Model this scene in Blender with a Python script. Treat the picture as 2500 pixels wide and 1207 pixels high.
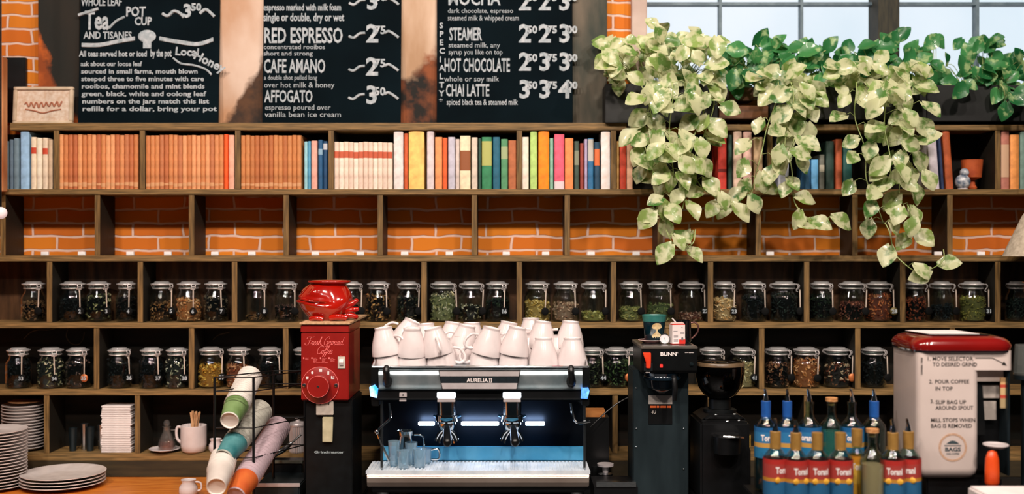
import bpy, bmesh, math, random
from mathutils import Vector, Matrix, noise
random.seed(7)
PI = math.pi
SC = bpy.context.scene
COL = SC.collection
for o in list(bpy.data.objects): bpy.data.objects.remove(o)
# ------------------------------------------------------------------ camera, world, lights, exposure
D, ZC, F = 4.2, 1.75, 2625.0       # distance to the shelf fronts, eye height, focal length in pixels of a 2500 px wide frame
def K(Y): return (D + Y) / F        # metres per pixel at depth Y
def X(px, Y=0): return (px - 1250) * K(Y)
def Z(py, Y=0): return ZC + (603.5 - py) * K(Y)
cd = bpy.data.cameras.new('camera'); cam = bpy.data.objects.new('camera', cd); COL.objects.link(cam)
cam.location = (0, -D, ZC); cam.rotation_euler = (PI / 2, 0, 0)
cd.sensor_width = 36; cd.lens = 36 * F / 2500; cd.clip_end = 60
cd.dof.use_dof = True; cd.dof.focus_distance = 3.85; cd.dof.aperture_fstop = 1.0
SC.camera = cam
W = bpy.data.worlds.new('world'); SC.world = W; W.use_nodes = True
nt = W.node_tree; bg = nt.nodes['Background']
tc = nt.nodes.new('ShaderNodeTexCoord'); sp = nt.nodes.new('ShaderNodeSeparateXYZ'); rp = nt.nodes.new('ShaderNodeValToRGB')
mr = nt.nodes.new('ShaderNodeMapRange'); mr.inputs[1].default_value = -1; mr.inputs[2].default_value = 1
nt.links.new(tc.outputs['Generated'], sp.inputs[0]); nt.links.new(sp.outputs[2], mr.inputs[0]); nt.links.new(mr.outputs[0], rp.inputs[0])
rp.color_ramp.elements[0].position = .35; rp.color_ramp.elements[0].color = (.010, .016, .020, 1)
rp.color_ramp.elements[1].position = .85; rp.color_ramp.elements[1].color = (.10, .115, .125, 1)
nt.links.new(rp.outputs[0], bg.inputs[0]); bg.inputs[1].default_value = 0.28
def area(name, loc, aim, size, power, col):
    l = bpy.data.lights.new(name, 'AREA'); l.shape = 'DISK'; l.size = size; l.energy = power; l.color = col
    o = bpy.data.objects.new(name, l); COL.objects.link(o); o.location = loc
    o.rotation_euler = (Vector(aim) - Vector(loc)).to_track_quat('-Z', 'Y').to_euler(); return o
for i, x in enumerate((-2.0, -1.0, 0.0, 1.0, 2.0)):
    area('ceiling_lamp_light', (x, -2.5, 3.95), (x * .9, 0, 1.75), .20, 40, (1.0, .86, .76))
for i, x in enumerate((-1.8, -.9, 0.0, .9, 1.8)):  # added fill spots without fixtures, brightening the counter and machine fronts
    l = bpy.data.lights.new('added_fill_spot', 'SPOT'); l.energy = 100; l.spot_size = math.radians(42); l.spot_blend = .7; l.shadow_soft_size = .05; l.color = (1.0, .87, .78)
    o = bpy.data.objects.new('added_fill_spot', l); COL.objects.link(o); o.location = (x, -2.9, 3.05)
    o.rotation_euler = (Vector((x * .92, -.5, .92)) - o.location).to_track_quat('-Z', 'Y').to_euler()
SC.view_settings.view_transform = 'Standard'; SC.view_settings.look = 'None'
SC.view_settings.exposure = 0.0; SC.view_settings.gamma = 1.0
SC.cycles.transparent_max_bounces = 24; SC.cycles.max_bounces = 8
SC.cycles.sample_clamp_indirect = 4.0
# ------------------------------------------------------------------ materials
def lin(h):
    h = h.lstrip('#'); r = []
    for i in (0, 2, 4):
        c = int(h[i:i + 2], 16) / 255; r.append(c / 12.92 if c <= .04045 else ((c + .055) / 1.055) ** 2.4)
    return (*r, 1)
MC = {}
def mat(name, c1, c2=None, rough=.5, metal=0, scale=20, bump=0, stretch=(1, 1, 1), emit=0, coat=0, bscale=None, detail=4, spec=.5, trans=0):
    if name in MC: return MC[name]
    m = bpy.data.materials.new(name); m.use_nodes = True; N = m.node_tree.nodes; L = m.node_tree.links; b = N['Principled BSDF']
    b.inputs['Roughness'].default_value = rough; b.inputs['Metallic'].default_value = metal
    b.inputs['Specular IOR Level'].default_value = spec; b.inputs['Coat Weight'].default_value = coat
    b.inputs['Transmission Weight'].default_value = trans
    t = N.new('ShaderNodeTexCoord'); mp = N.new('ShaderNodeMapping'); mp.inputs['Scale'].default_value = stretch
    L.new(t.outputs['Object'], mp.inputs[0])
    n = N.new('ShaderNodeTexNoise'); n.inputs['Scale'].default_value = scale; n.inputs['Detail'].default_value = detail; L.new(mp.outputs[0], n.inputs[0])
    r = N.new('ShaderNodeValToRGB'); r.color_ramp.elements[0].position = .35; r.color_ramp.elements[1].position = .68
    r.color_ramp.elements[0].color = lin(c1); r.color_ramp.elements[1].color = lin(c2 or c1)
    L.new(n.outputs[0], r.inputs[0]); L.new(r.outputs[0], b.inputs['Base Color'])
    if emit: L.new(r.outputs[0], b.inputs['Emission Color']); b.inputs['Emission Strength'].default_value = emit
    if bump:
        bn = N.new('ShaderNodeBump'); bn.inputs['Strength'].default_value = bump; bn.inputs['Distance'].default_value = .004
        L.new(n.outputs[0], bn.inputs['Height']); L.new(bn.outputs[0], b.inputs['Normal'])
    MC[name] = m; return m
def glass(name, tint='#ffffff', dif=0, refl=1.0, difcol='#ffffff', rough=.03):
    if name in MC: return MC[name]
    m = bpy.data.materials.new(name); m.use_nodes = True; N = m.node_tree.nodes; L = m.node_tree.links
    N.remove(N['Principled BSDF']); out = N['Material Output']
    tr = N.new('ShaderNodeBsdfTransparent'); tr.inputs[0].default_value = lin(tint)
    gl = N.new('ShaderNodeBsdfGlossy'); gl.inputs['Roughness'].default_value = rough
    fr = N.new('ShaderNodeLayerWeight'); fr.inputs[0].default_value = .5
    pw = N.new('ShaderNodeMath'); pw.operation = 'POWER'; pw.inputs[1].default_value = 3.5; L.new(fr.outputs['Facing'], pw.inputs[0])
    mu = N.new('ShaderNodeMath'); mu.operation = 'MULTIPLY_ADD'; mu.inputs[1].default_value = .8 * refl; mu.inputs[2].default_value = .05 * refl
    mx = N.new('ShaderNodeMixShader'); L.new(pw.outputs[0], mu.inputs[0]); L.new(mu.outputs[0], mx.inputs[0])
    L.new(tr.outputs[0], mx.inputs[1]); L.new(gl.outputs[0], mx.inputs[2]); last = mx
    if dif:
        df = N.new('ShaderNodeBsdfDiffuse'); df.inputs[0].default_value = lin(difcol)
        m2 = N.new('ShaderNodeMixShader'); m2.inputs[0].default_value = dif
        L.new(mx.outputs[0], m2.inputs[1]); L.new(df.outputs[0], m2.inputs[2]); last = m2
    L.new(last.outputs[0], out.inputs[0]); MC[name] = m; return m
def chips(name, cols, rough=.75):
    if name in MC: return MC[name]
    m = mat(name, cols[0], rough=rough, spec=.25); N = m.node_tree.nodes; L = m.node_tree.links; b = N['Principled BSDF']
    g = N.new('ShaderNodeNewGeometry'); r = N.new('ShaderNodeValToRGB'); r.color_ramp.interpolation = 'CONSTANT'
    e = r.color_ramp.elements
    e[0].color = lin(cols[0]); e[0].position = 0; e[1].color = lin(cols[1]); e[1].position = 1 / len(cols)
    for i, c in enumerate(cols[2:]):
        q = e.new((i + 2) / len(cols)); q.color = lin(c)
    L.new(g.outputs['Random Per Island'], r.inputs[0]); L.new(r.outputs[0], b.inputs['Base Color']); return m
def bandmat(name, stops, rough=.6, axis=2, metal=0):
    """colour bands printed along one axis of the object, metres"""
    if name in MC: return MC[name]
    m = mat(name, '#ffffff', rough=rough, metal=metal); N = m.node_tree.nodes; L = m.node_tree.links; b = N['Principled BSDF']
    t = N.new('ShaderNodeTexCoord'); s = N.new('ShaderNodeSeparateXYZ'); L.new(t.outputs['Object'], s.inputs[0])
    lo, hi = stops[0][0], stops[-1][0] + .001
    q = N.new('ShaderNodeMapRange'); q.inputs[1].default_value = lo; q.inputs[2].default_value = hi; L.new(s.outputs[axis], q.inputs[0])
    r = N.new('ShaderNodeValToRGB'); r.color_ramp.interpolation = 'CONSTANT'; e = r.color_ramp.elements
    for i, (z, c) in enumerate(stops):
        p = (z - lo) / (hi - lo)
        if i < 2: e[i].position = p; e[i].color = lin(c)
        else: k = e.new(p); k.color = lin(c)
    L.new(q.outputs[0], r.inputs[0]); L.new(r.outputs[0], b.inputs['Base Color']); return m
# ------------------------------------------------------------------ mesh builder
class MB:
    def __init__(s): s.v = []; s.f = []; s.M = Matrix.Identity(4)
    def add(s, vs, fs, M=None):
        o = len(s.v); M = s.M if M is None else s.M @ M
        s.v += [tuple(M @ Vector(p)) for p in vs]; s.f += [tuple(i + o for i in f) for f in fs]; return s
    def box(s, x0, x1, y0, y1, z0, z1, M=None):
        return s.add([(x0, y0, z0), (x1, y0, z0), (x1, y1, z0), (x0, y1, z0), (x0, y0, z1), (x1, y0, z1), (x1, y1, z1), (x0, y1, z1)],
                     [(0, 3, 2, 1), (4, 5, 6, 7), (0, 1, 5, 4), (1, 2, 6, 5), (2, 3, 7, 6), (3, 0, 4, 7)], M)
    def prism(s, pts, a0, a1, axis='z', M=None):
        """closed outline extruded from a0 to a1 along the axis; y: outline is (x,z), x: outline is (y,z)"""
        g = {'z': lambda p, a: (p[0], p[1], a), 'y': lambda p, a: (p[0], a, p[1]), 'x': lambda p, a: (a, p[0], p[1])}[axis]
        n = len(pts); vs = [g(p, a0) for p in pts] + [g(p, a1) for p in pts]
        return s.add(vs, [tuple(range(n))[::-1], tuple(range(n, 2 * n))] + [(i, (i + 1) % n, n + (i + 1) % n, n + i) for i in range(n)], M)
    def lathe(s, prof, n=32, M=None, sx=1, sy=1):
        vs = []; fs = []; rings = []
        for r, z in prof:
            if r < 1e-6: rings.append([len(vs)]); vs.append((0, 0, z))
            else:
                rings.append(list(range(len(vs), len(vs) + n)))
                vs += [(r * sx * math.cos(2 * PI * i / n), r * sy * math.sin(2 * PI * i / n), z) for i in range(n)]
        for a, b in zip(rings, rings[1:]):
            for i in range(n):
                j = (i + 1) % n
                if len(a) == 1 and len(b) == 1: continue
                if len(a) == 1: fs.append((a[0], b[j], b[i]))
                elif len(b) == 1: fs.append((a[i], a[j], b[0]))
                else: fs.append((a[i], a[j], b[j], b[i]))
        return s.add(vs, fs, M)
    def cyl(s, r, z0, z1, n=24, M=None, r2=None):
        r2 = r if r2 is None else r2
        return s.lathe([(0, z0), (r, z0), (r2, z1), (0, z1)], n, M)
    def tube(s, pts, r, n=8, closed=False, M=None):
        pts = [Vector(p) for p in pts]; m = len(pts); rr = r if isinstance(r, (list, tuple)) else [r] * m
        tan = []
        for i in range(m):
            a = pts[i - 1] if (i or closed) else pts[0]; b = pts[(i + 1) % m] if (i < m - 1 or closed) else pts[-1]
            t = (b - a); tan.append(t.normalized() if t.length > 1e-9 else Vector((0, 0, 1)))
        u = tan[0].orthogonal().normalized(); vs = []; fs = []
        for i in range(m):
            u = (u - tan[i] * u.dot(tan[i])); u = u.normalized() if u.length > 1e-6 else tan[i].orthogonal().normalized()
            w = tan[i].cross(u)
            vs += [tuple(pts[i] + (u * math.cos(2 * PI * k / n) + w * math.sin(2 * PI * k / n)) * rr[i]) for k in range(n)]
        for i in range(m if closed else m - 1):
            a = i * n; b = ((i + 1) % m) * n
            fs += [(a + k, a + (k + 1) % n, b + (k + 1) % n, b + k) for k in range(n)]
        if not closed: fs += [tuple(range(n))[::-1], tuple(range((m - 1) * n, m * n))]
        return s.add(vs, fs, M)
    def ball(s, r, c=(0, 0, 0), n=16, sc=(1, 1, 1), M=None):
        h = max(6, n // 2)
        T = Matrix.Translation(c) @ Matrix.Diagonal((*sc, 1)); T = T if M is None else M @ T
        return s.lathe([(r * math.sin(PI * i / h) if 0 < i < h else 0, -r * math.cos(PI * i / h)) for i in range(h + 1)], n, T)
    def text(s, t, h, M=None, xs=1, align='LEFT', ext=.0004, width=None, bend=None, bold=0):
        vs, fs = textgeo(t, align, bold); hh = h / .72
        if width:
            w = max(v[0] for v in vs) - min(v[0] for v in vs); xs = width / (w * hh)
        o = [(v[0] * hh * xs, -ext * (1 if v[2] > 0 else -1), v[1] * hh) for v in vs]
        if bend: o = [((bend - p[1]) * math.sin(p[0] / bend), -(bend - p[1]) * math.cos(p[0] / bend), p[2]) for p in o]
        return s.add(o, fs, M)
    def build(s, name, material, parent=None, bevel=0, seg=2, smooth=35, solid=0, subd=0):
        if bevel: smooth = min(smooth, 20)
        me = bpy.data.meshes.new(name); me.from_pydata(s.v, [], s.f)
        if bevel:
            bm = bmesh.new(); bm.from_mesh(me)
            ed = [e for e in bm.edges if len(e.link_faces) == 2 and e.calc_face_angle(0) > .6]
            bmesh.ops.bevel(bm, geom=ed, offset=bevel, segments=seg, affect='EDGES', clamp_overlap=True)
            bm.to_mesh(me); bm.free()
        me.validate(); me.update()
        if smooth:
            me.shade_smooth(); me.set_sharp_from_angle(angle=math.radians(smooth))
        o = bpy.data.objects.new(name, me); COL.objects.link(o); me.materials.append(material)
        if parent is not None: o.parent = parent
        if solid: q = o.modifiers.new('s', 'SOLIDIFY'); q.thickness = solid
        if subd: q = o.modifiers.new('u', 'SUBSURF'); q.levels = q.render_levels = subd
        return o
TG = {}
def textgeo(t, align, bold=0):
    k = (t, align, bold)
    if k in TG: return TG[k]
    c = bpy.data.curves.new('t', 'FONT'); c.body = t; c.size = 1; c.extrude = .01; c.resolution_u = 2; c.align_x = align; c.offset = bold
    o = bpy.data.objects.new('t', c); COL.objects.link(o)
    dg = bpy.context.evaluated_depsgraph_get(); e = o.evaluated_get(dg); me = e.to_mesh()
    r = ([tuple(v.co) for v in me.vertices], [tuple(p.vertices) for p in me.polygons])
    e.to_mesh_clear(); bpy.data.objects.remove(o); bpy.data.curves.remove(c); TG[k] = r; return r
T = Matrix.Translation
def R(a, ax): return Matrix.Rotation(math.radians(a), 4, ax)
def cat(P, n=6, closed=False):
    """smooth curve through the points"""
    P = [Vector(p) for p in P]; m = len(P); o = []
    for i in range(m if closed else m - 1):
        if closed: a, b, c, d = P[i - 1], P[i], P[(i + 1) % m], P[(i + 2) % m]
        else: a, b, c, d = P[max(i - 1, 0)], P[i], P[i + 1], P[min(i + 2, m - 1)]
        for k in range(n):
            t = k / n; o.append(.5 * ((2 * b) + (c - a) * t + (2 * a - 5 * b + 4 * c - d) * t * t + (3 * b - 3 * c + d - a) * t ** 3))
    if not closed: o.append(P[-1])
    return o
def tag(o, label=None, cat_=None, group=None, kind=None):
    if label: o['label'] = label
    if cat_: o['category'] = cat_
    if group: o['group'] = group
    if kind: o['kind'] = kind
    return o
def thing(name, label, cat_, loc=(0, 0, 0), rz=0, group=None, kind=None):
    o = bpy.data.objects.new(name, None); COL.objects.link(o); o.empty_display_size = .05
    o.location = loc; o.rotation_euler = (0, 0, math.radians(rz)); return tag(o, label, cat_, group, kind)
def kids(o): return [c for c in ALL() if c.parent is o]
def ALL(): return list(COL.objects)
class Proto:
    """a finished thing with its list of parts and sub-parts, for copying"""
    def __init__(s, root):
        s.root = root; a = ALL(); s.ch = [(c, [g for g in a if g.parent is c]) for c in a if c.parent is root]; s.used = False
    def put(s, loc, rot=None, label=None, group=None, scale=None):
        if not s.used: r = s.root; s.used = True
        else:
            r = s.root.copy(); COL.objects.link(r)
            for c, gs in s.ch:
                d = c.copy(); COL.objects.link(d); d.parent = r
                for g in gs: h = g.copy(); COL.objects.link(h); h.parent = d
        r.location = loc
        if rot is not None: r.rotation_euler = rot
        if scale is not None: r.scale = scale
        return tag(r, label, None, group)
def struct(o): o['kind'] = 'structure'; return o
# ------------------------------------------------------------------ shared materials
wood = mat('shelf_wood', '#5e4a28', '#967444', rough=.6, scale=9, stretch=(1, 6, 14), bump=.25)
woodv = mat('divider_wood', '#55401f', '#8a693a', rough=.6, scale=9, stretch=(14, 6, 1), bump=.25)
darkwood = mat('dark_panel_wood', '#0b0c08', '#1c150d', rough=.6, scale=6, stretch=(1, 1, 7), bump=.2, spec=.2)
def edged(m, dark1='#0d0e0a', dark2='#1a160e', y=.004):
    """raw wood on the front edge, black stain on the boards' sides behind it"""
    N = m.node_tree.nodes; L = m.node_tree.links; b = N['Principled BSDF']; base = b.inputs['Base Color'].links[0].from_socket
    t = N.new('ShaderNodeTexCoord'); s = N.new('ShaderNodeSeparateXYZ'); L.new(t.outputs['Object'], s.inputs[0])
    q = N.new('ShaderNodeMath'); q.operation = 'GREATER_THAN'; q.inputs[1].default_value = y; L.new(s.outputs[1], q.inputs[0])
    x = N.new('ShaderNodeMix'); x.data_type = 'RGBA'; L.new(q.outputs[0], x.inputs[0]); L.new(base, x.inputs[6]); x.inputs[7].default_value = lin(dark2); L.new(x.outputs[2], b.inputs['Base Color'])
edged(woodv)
black = mat('black_plastic', '#050607', '#0b0c0e', rough=.35)
blackm = mat('black_metal', '#07090a', '#101416', rough=.4, metal=.3)
steel = mat('brushed_steel', '#a7adb0', '#c9cccd', rough=.22, metal=1, scale=60, stretch=(1, 1, 20))
chrome = mat('chrome', '#d9dde0', rough=.08, metal=1)
dsteel = mat('dark_steel', '#2d3a3e', '#44525a', rough=.35, metal=.85, scale=8)
white = mat('white_glaze', '#d6cac9', '#dfd4d3', rough=.18, coat=.4)
paper = mat('white_paper', '#dcd2cf', '#e8dfdc', rough=.8)
chalk = mat('chalk', '#96a2a8', '#c2c6ca', rough=.9, scale=60)
jarglass = glass('jar_glass', '#f2f8f7')
lidglass = glass('lid_glass', '#f4f4f4', dif=.16, refl=2.2)
bglass = glass('bottle_glass', '#dfeee9', refl=1.2)
wire = mat('wire', '#d9d2d0', '#f4eeec', rough=.3, metal=.45)
# ================================================================== THE SETTING
def brickmat(name, c1, c2, mortar):
    m = mat(name, c1, rough=.85); N = m.node_tree.nodes; L = m.node_tree.links; b = N['Principled BSDF']
    t = N.new('ShaderNodeTexCoord'); s = N.new('ShaderNodeSeparateXYZ'); c = N.new('ShaderNodeCombineXYZ')
    L.new(t.outputs['Object'], s.inputs[0]); L.new(s.outputs[0], c.inputs[0]); L.new(s.outputs[2], c.inputs[1])
    nz = N.new('ShaderNodeTexNoise'); nz.inputs['Scale'].default_value = 9; L.new(c.outputs[0], nz.inputs[0])
    mx = N.new('ShaderNodeMix'); mx.data_type = 'RGBA'; mx.blend_type = 'LINEAR_LIGHT'; mx.inputs[0].default_value = .014
    L.new(c.outputs[0], mx.inputs[6]); L.new(nz.outputs['Color'], mx.inputs[7])
    k = N.new('ShaderNodeTexBrick'); L.new(mx.outputs[2], k.inputs[0])
    k.inputs['Scale'].default_value = 1; k.inputs['Brick Width'].default_value = .205; k.inputs['Row Height'].default_value = .056
    k.inputs['Mortar Size'].default_value = .0055; k.inputs['Mortar Smooth'].default_value = .3; k.inputs['Bias'].default_value = 0
    k.inputs['Color1'].default_value = lin(c1); k.inputs['Color2'].default_value = lin(c2); k.inputs['Mortar'].default_value = lin(mortar)
    L.new(k.outputs[0], b.inputs['Base Color'])
    bp = N.new('ShaderNodeBump'); bp.invert = True; bp.inputs['Distance'].default_value = .006; bp.inputs['Strength'].default_value = .8
    L.new(k.outputs['Fac'], bp.inputs['Height']); L.new(bp.outputs[0], b.inputs['Normal']); return m
brick = brickmat('orange_brick', '#d87f14', '#c66412', '#e0beae')
YB = .165                                     # back of the shelves, face of the brick wall
zw = Z(222, YB); xw = X(1577, YB)
m = MB(); m.box(-3.2, 3.2, YB, YB + .25, 0, zw); m.box(-3.2, xw, YB, YB + .25, zw, 3.6); m.box(xw, 3.2, YB, YB + .25, 2.95, 3.6)
struct(m.build('wall_back', brick))
struct(MB().box(-3.2, 3.2, -5, 1, -.1, 0).build('floor', mat('concrete_floor', '#3a3a38', '#55524c', rough=.7, scale=4)))
# window
wf = mat('window_frame_paint', '#4f6470', '#6c808a', rough=.5)
win = struct(thing('window_1', 'tall gridded window above the plants', 'window', (0, YB + .10, 0))); del win['category']
m = MB(); y0, y1 = -.02, .02
m.box(xw, 2.9, y0, y1, zw, zw + .03)
for px, w in ((1757, .011), (1955, .011), (2382, .013)): x = X(px, YB + .1); m.box(x - w / 2, x + w / 2, y0, y1, zw, 2.95)
for py in (11, -190): z = Z(py, YB + .1); m.box(xw, 2.9, y0 + .002, y1 - .002, z - .006, z + .006)
m.build('window_frame', wf, win)
m = MB(); m.box(X(2146, YB), X(2198, YB), -.09, .03, zw, 2.95); m.build('mullion', mat('mullion_wood', '#1f2018', '#3a3626', rough=.7, scale=12, stretch=(6, 1, 1)), win)
m = MB(); m.box(xw, 2.9, -.002, .002, zw, 2.95); m.build('pane', glass('window_glass', '#f5fafc', refl=.6), win)
sky = mat('bright_overcast_sky', '#cfdbe4', '#e6e9ef', emit=1.3, scale=.8)
sky.node_tree.nodes['Principled BSDF'].inputs['Base Color'].default_value = (0, 0, 0, 1)
o = struct(MB().box(-1, 6, 2.6, 2.62, 0, 5).build('sky_backdrop', sky))
# timber posts and jamb on the brick wall
pale = mat('whitewashed_timber', '#b98a66', '#e3cdbc', rough=.8, scale=3.2, stretch=(1, 1, .6), bump=.3, detail=6)
char = mat('charred_timber', '#191a17', '#7a3a12', rough=.85, scale=3.4, stretch=(1.6, 1, .7), bump=.4, detail=7)
grey = mat('weathered_grey_timber', '#2c3630', '#6d6254', rough=.85, scale=5, stretch=(2, 1, .6), bump=.3, detail=7)
zt = Z(300, 0)
def post(n, a, b, z0, mt, nm='trim_'):
    m = MB(); m.box(X(a, YB - .05), X(b, YB - .05), YB - .05, YB, z0, 3.0); return struct(m.build(nm + str(n), mt, bevel=.004))
def stained(name, c1, c2, d1, d2, z0, sl, x0):
    m = mat(name, c1, c2, rough=.82, scale=5, stretch=(1.5, 1, .5), bump=.3, detail=6); N = m.node_tree.nodes; L = m.node_tree.links; b = N['Principled BSDF']
    base = b.inputs['Base Color'].links[0].from_socket; t = N.new('ShaderNodeTexCoord'); s = N.new('ShaderNodeSeparateXYZ'); L.new(t.outputs['Object'], s.inputs[0])
    n = N.new('ShaderNodeTexNoise'); n.inputs['Scale'].default_value = 11; n.inputs['Detail'].default_value = 5; L.new(t.outputs['Object'], n.inputs[0])
    a = N.new('ShaderNodeMath'); a.operation = 'MULTIPLY_ADD'; a.inputs[1].default_value = -sl; L.new(s.outputs[0], a.inputs[0]); L.new(s.outputs[2], a.inputs[2])
    c = N.new('ShaderNodeMath'); c.operation = 'MULTIPLY_ADD'; c.inputs[1].default_value = -.22; L.new(n.outputs[0], c.inputs[0]); L.new(a.outputs[0], c.inputs[2])
    q = N.new('ShaderNodeMapRange'); v = z0 - sl * x0 - .11; q.inputs[1].default_value = v + .02; q.inputs[2].default_value = v - .02; L.new(c.outputs[0], q.inputs[0])
    r2 = N.new('ShaderNodeValToRGB'); r2.color_ramp.elements[0].position = .4; r2.color_ramp.elements[0].color = lin(d1); r2.color_ramp.elements[1].position = .62; r2.color_ramp.elements[1].color = lin(d2); L.new(n.outputs[0], r2.inputs[0])
    x = N.new('ShaderNodeMix'); x.data_type = 'RGBA'; L.new(q.outputs[0], x.inputs[0]); L.new(base, x.inputs[6]); L.new(r2.outputs[0], x.inputs[7]); L.new(x.outputs[2], b.inputs['Base Color']); return m
ya = YB - .05
post(1, 92, 196, zt, stained('rust_and_black_timber', '#10140f', '#241c12', '#8a3f10', '#c05c18', Z(215, ya), -2.0, X(150, ya)))
post(2, 520, 646, zt, stained('whitewashed_timber', '#d4b0a0', '#ecd6ca', '#121414', '#5a3a22', Z(225, ya), 1.6, X(600, ya)))
post(3, 968, 1066, zt, stained('yellowed_timber', '#b08c6c', '#dcc0a8', '#17130e', '#8a4a26', Z(170, ya), .5, X(1015, ya)))
post(4, 1396, 1482, zt, grey)
post(5, 1543, 1580, zw, mat('jamb_plaster', '#b59d92', '#d2c0b6', rough=.8, scale=6))
# shelving unit built into the wall
unit = thing('shelving_unit', 'brown wooden pigeonhole shelving unit filling the brick wall behind the bar', 'shelving', (0, 0, 0))
XL, XR = X(-70), X(2570)
rows = {0: (300, 318), 1: (462, 476), 2: (624, 639), 3: (788, 802), 4: (951, 966), 5: (1108, 1126)}
for i, (a, b) in rows.items():
    m = MB()
    if i == 0: m.box(X(24), X(1530), 0, YB - .001, Z(b), Z(a))
    else: m.box(XL, XR, 0, YB - .001, Z(b), Z(a))
    m.build('shelf_board', wood, unit, bevel=.0015)
m = MB(); m.box(X(1752), XR, 0, YB - .001, Z(318), Z(304)); m.build('shelf_board', wood, unit, bevel=.0015)
DV = {0: [137, 347, 580, 808, 1268, 1498, 1880, 2437], 1: [6, 237, 467, 698, 928, 1158, 1385, 1612, 1852, 2088, 2320],
      2: [-110, 120, 342, 572, 805, 1035, 1268, 1498, 1735, 1970, 2205, 2437], 3: [5 - 230, 235, 467, 697, 928, 1160, 1395, 1628, 1860, 2095, 2326],
      4: [113, 335, 567, 800, 1035, 1268, 1502, 1735, 1970, 2205, 2437]}
for i, xs in DV.items():
    za, zb = Z(rows[i + 1][0]), Z(rows[i][1])
    for px in xs:
        if px < -60: continue
        m = MB(); w = .0105; m.box(X(px) - w, X(px) + w, .002, YB - .003, za, zb if not (i == 0 and px > 1600) else Z(318)); m.build('divider', woodv, unit, bevel=.0012)
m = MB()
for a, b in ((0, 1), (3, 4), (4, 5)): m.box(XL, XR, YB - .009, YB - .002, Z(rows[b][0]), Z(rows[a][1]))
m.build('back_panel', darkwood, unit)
m = MB(); m.box(XL, XR, YB - .009, YB - .002, Z(rows[3][0]), Z(rows[2][1]))
m.build('back_panel', mat('back_panel_wood', '#2c1e13', '#5c3e26', rough=.55, scale=5, stretch=(7, 1, 1), bump=.2, spec=.3), unit)
m = MB(); m.box(XL, XR, .0, YB, .852, Z(1126)); m.build('plinth', mat('plinth_wood', '#2b2415', '#40351f', rough=.6, scale=6, stretch=(1, 1, 8)), unit)
# low cabinet and the orange worktop
CZ = .852
m = MB(); m.box(-3.0, -.80, -1.5, -.002, CZ - .04, CZ); o = m.build('worktop', mat('orange_oiled_wood', '#b5601a', '#d98632', rough=.35, scale=7, stretch=(1, 8, 1)), bevel=.004)
tag(o, 'orange oiled wooden worktop under the plates on the left', 'worktop')
m = MB(); m.box(-.80, 3.0, -1.5, -.002, CZ - .04, CZ); o = m.build('worktop', mat('black_stone', '#08090a', '#14171a', rough=.4, scale=30), bevel=.004)
tag(o, 'black bar worktop under the coffee machines', 'worktop')
m = MB(); m.box(-3.0, 3.0, -1.46, -.001, 0, CZ - .04); o = m.build('bar_cabinet', darkwood); tag(o, 'dark wooden cabinet carrying the bar worktop', 'cabinet')
# far left post
m = MB(); m.box(-2.15, X(13, -.03), -.05, -.01, Z(468, -.03), Z(140, -.03)); o = m.build('trim_8', mat('orange_post', '#a3541c', '#e0a06c', rough=.7, scale=8, stretch=(2, 1, .5)), bevel=.003); struct(o)
m = MB(); m.box(X(12, YB), X(68, YB), YB - .02, YB, Z(300, YB), Z(142, YB)); struct(m.build('trim_9', blackm, bevel=.003))
# ================================================================== CHALKBOARDS
cb = mat('chalkboard', '#040d12', '#08161c', rough=.9, scale=3, spec=.08)
def board(label, p0, p1, top=-70):
    """p0 (left px, right px) at the foot, lines are added by the caller; local origin is the lower left corner"""
    y = .075
    t = thing('chalkboard', label, 'chalkboard', (X(p0, y), y, zt), 0, None)
    t.rotation_euler = (math.radians(-3), 0, 0)
    w = X(p1, y) - X(p0, y); h = Z(top, y) - zt
    MB().box(0, w, 0, .012, 0, h).build('slate', cb, t, bevel=.001)
    return t, y
def ch(m, t, y, txt, px, py, h, xs=None, width=None, bold=.0):
    """write txt with its baseline at that height on the board"""
    q = K(y)
    m.text(txt, h * q, T((X(px, y) - t.location.x, -.0006, Z(py, y) - zt)), xs=xs or 1, width=width * q if width else None, bold=bold)
def wig(m, t, y, pts, r=3):
    q = K(y); m.tube(cat([(X(a, y) - t.location.x, -.001, Z(b, y) - zt) for a, b in pts], 5), r * q, 6)
t, y = board('leftmost chalkboard, tea menu in chalk lettering with a ribbon flourish', 190, 532)
m = MB()
ch(m, t, y, 'WHOLE LEAF', 192, 10, 20, width=100, bold=.02)
ch(m, t, y, 'Tea', 202, 68, 46, width=60, bold=.03); wig(m, t, y, [(186, 34), (205, 28), (235, 18)], 4)
wig(m, t, y, [(262, 66), (280, 48), (300, 38)], 3); ch(m, t, y, 'POT', 302, 36, 24, width=48, bold=.03); ch(m, t, y, 'CUP', 324, 58, 20, width=42, bold=.03)
ch(m, t, y, 'AND TISANES', 200, 92, 18, width=118, bold=.02)
wig(m, t, y, [(392, 30), (405, 36), (420, 24), (436, 30), (445, 40)], 4); ch(m, t, y, '3', 442, 38, 32, bold=.04); ch(m, t, y, '50', 462, 22, 18, bold=.04)
wig(m, t, y, [(484, 30), (498, 20), (512, 30), (520, 38)], 4)
for s_ in (-3, 0, 3): wig(m, t, y, [(196, 108 + s_), (240, 108 + s_), (290, 98 + s_), (326, 92 + s_)], 2.4); wig(m, t, y, [(386, 92 + s_), (430, 100 + s_), (480, 106 + s_), (518, 94 + s_)], 2.4)
q = K(y); m.ball(22 * q, (X(355, y) - t.location.x, 0, Z(86, y) - zt), 20, (1, .08, .72)); m.box(X(346, y) - t.location.x, X(366, y) - t.location.x, -.002, .0, Z(116, y) - zt, Z(92, y) - zt)
ch(m, t, y, 'All teas served hot or iced', 190, 136, 14, width=166, bold=.03); ch(m, t, y, 'by the pot', 364, 136, 18, width=52, bold=.03)
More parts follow.
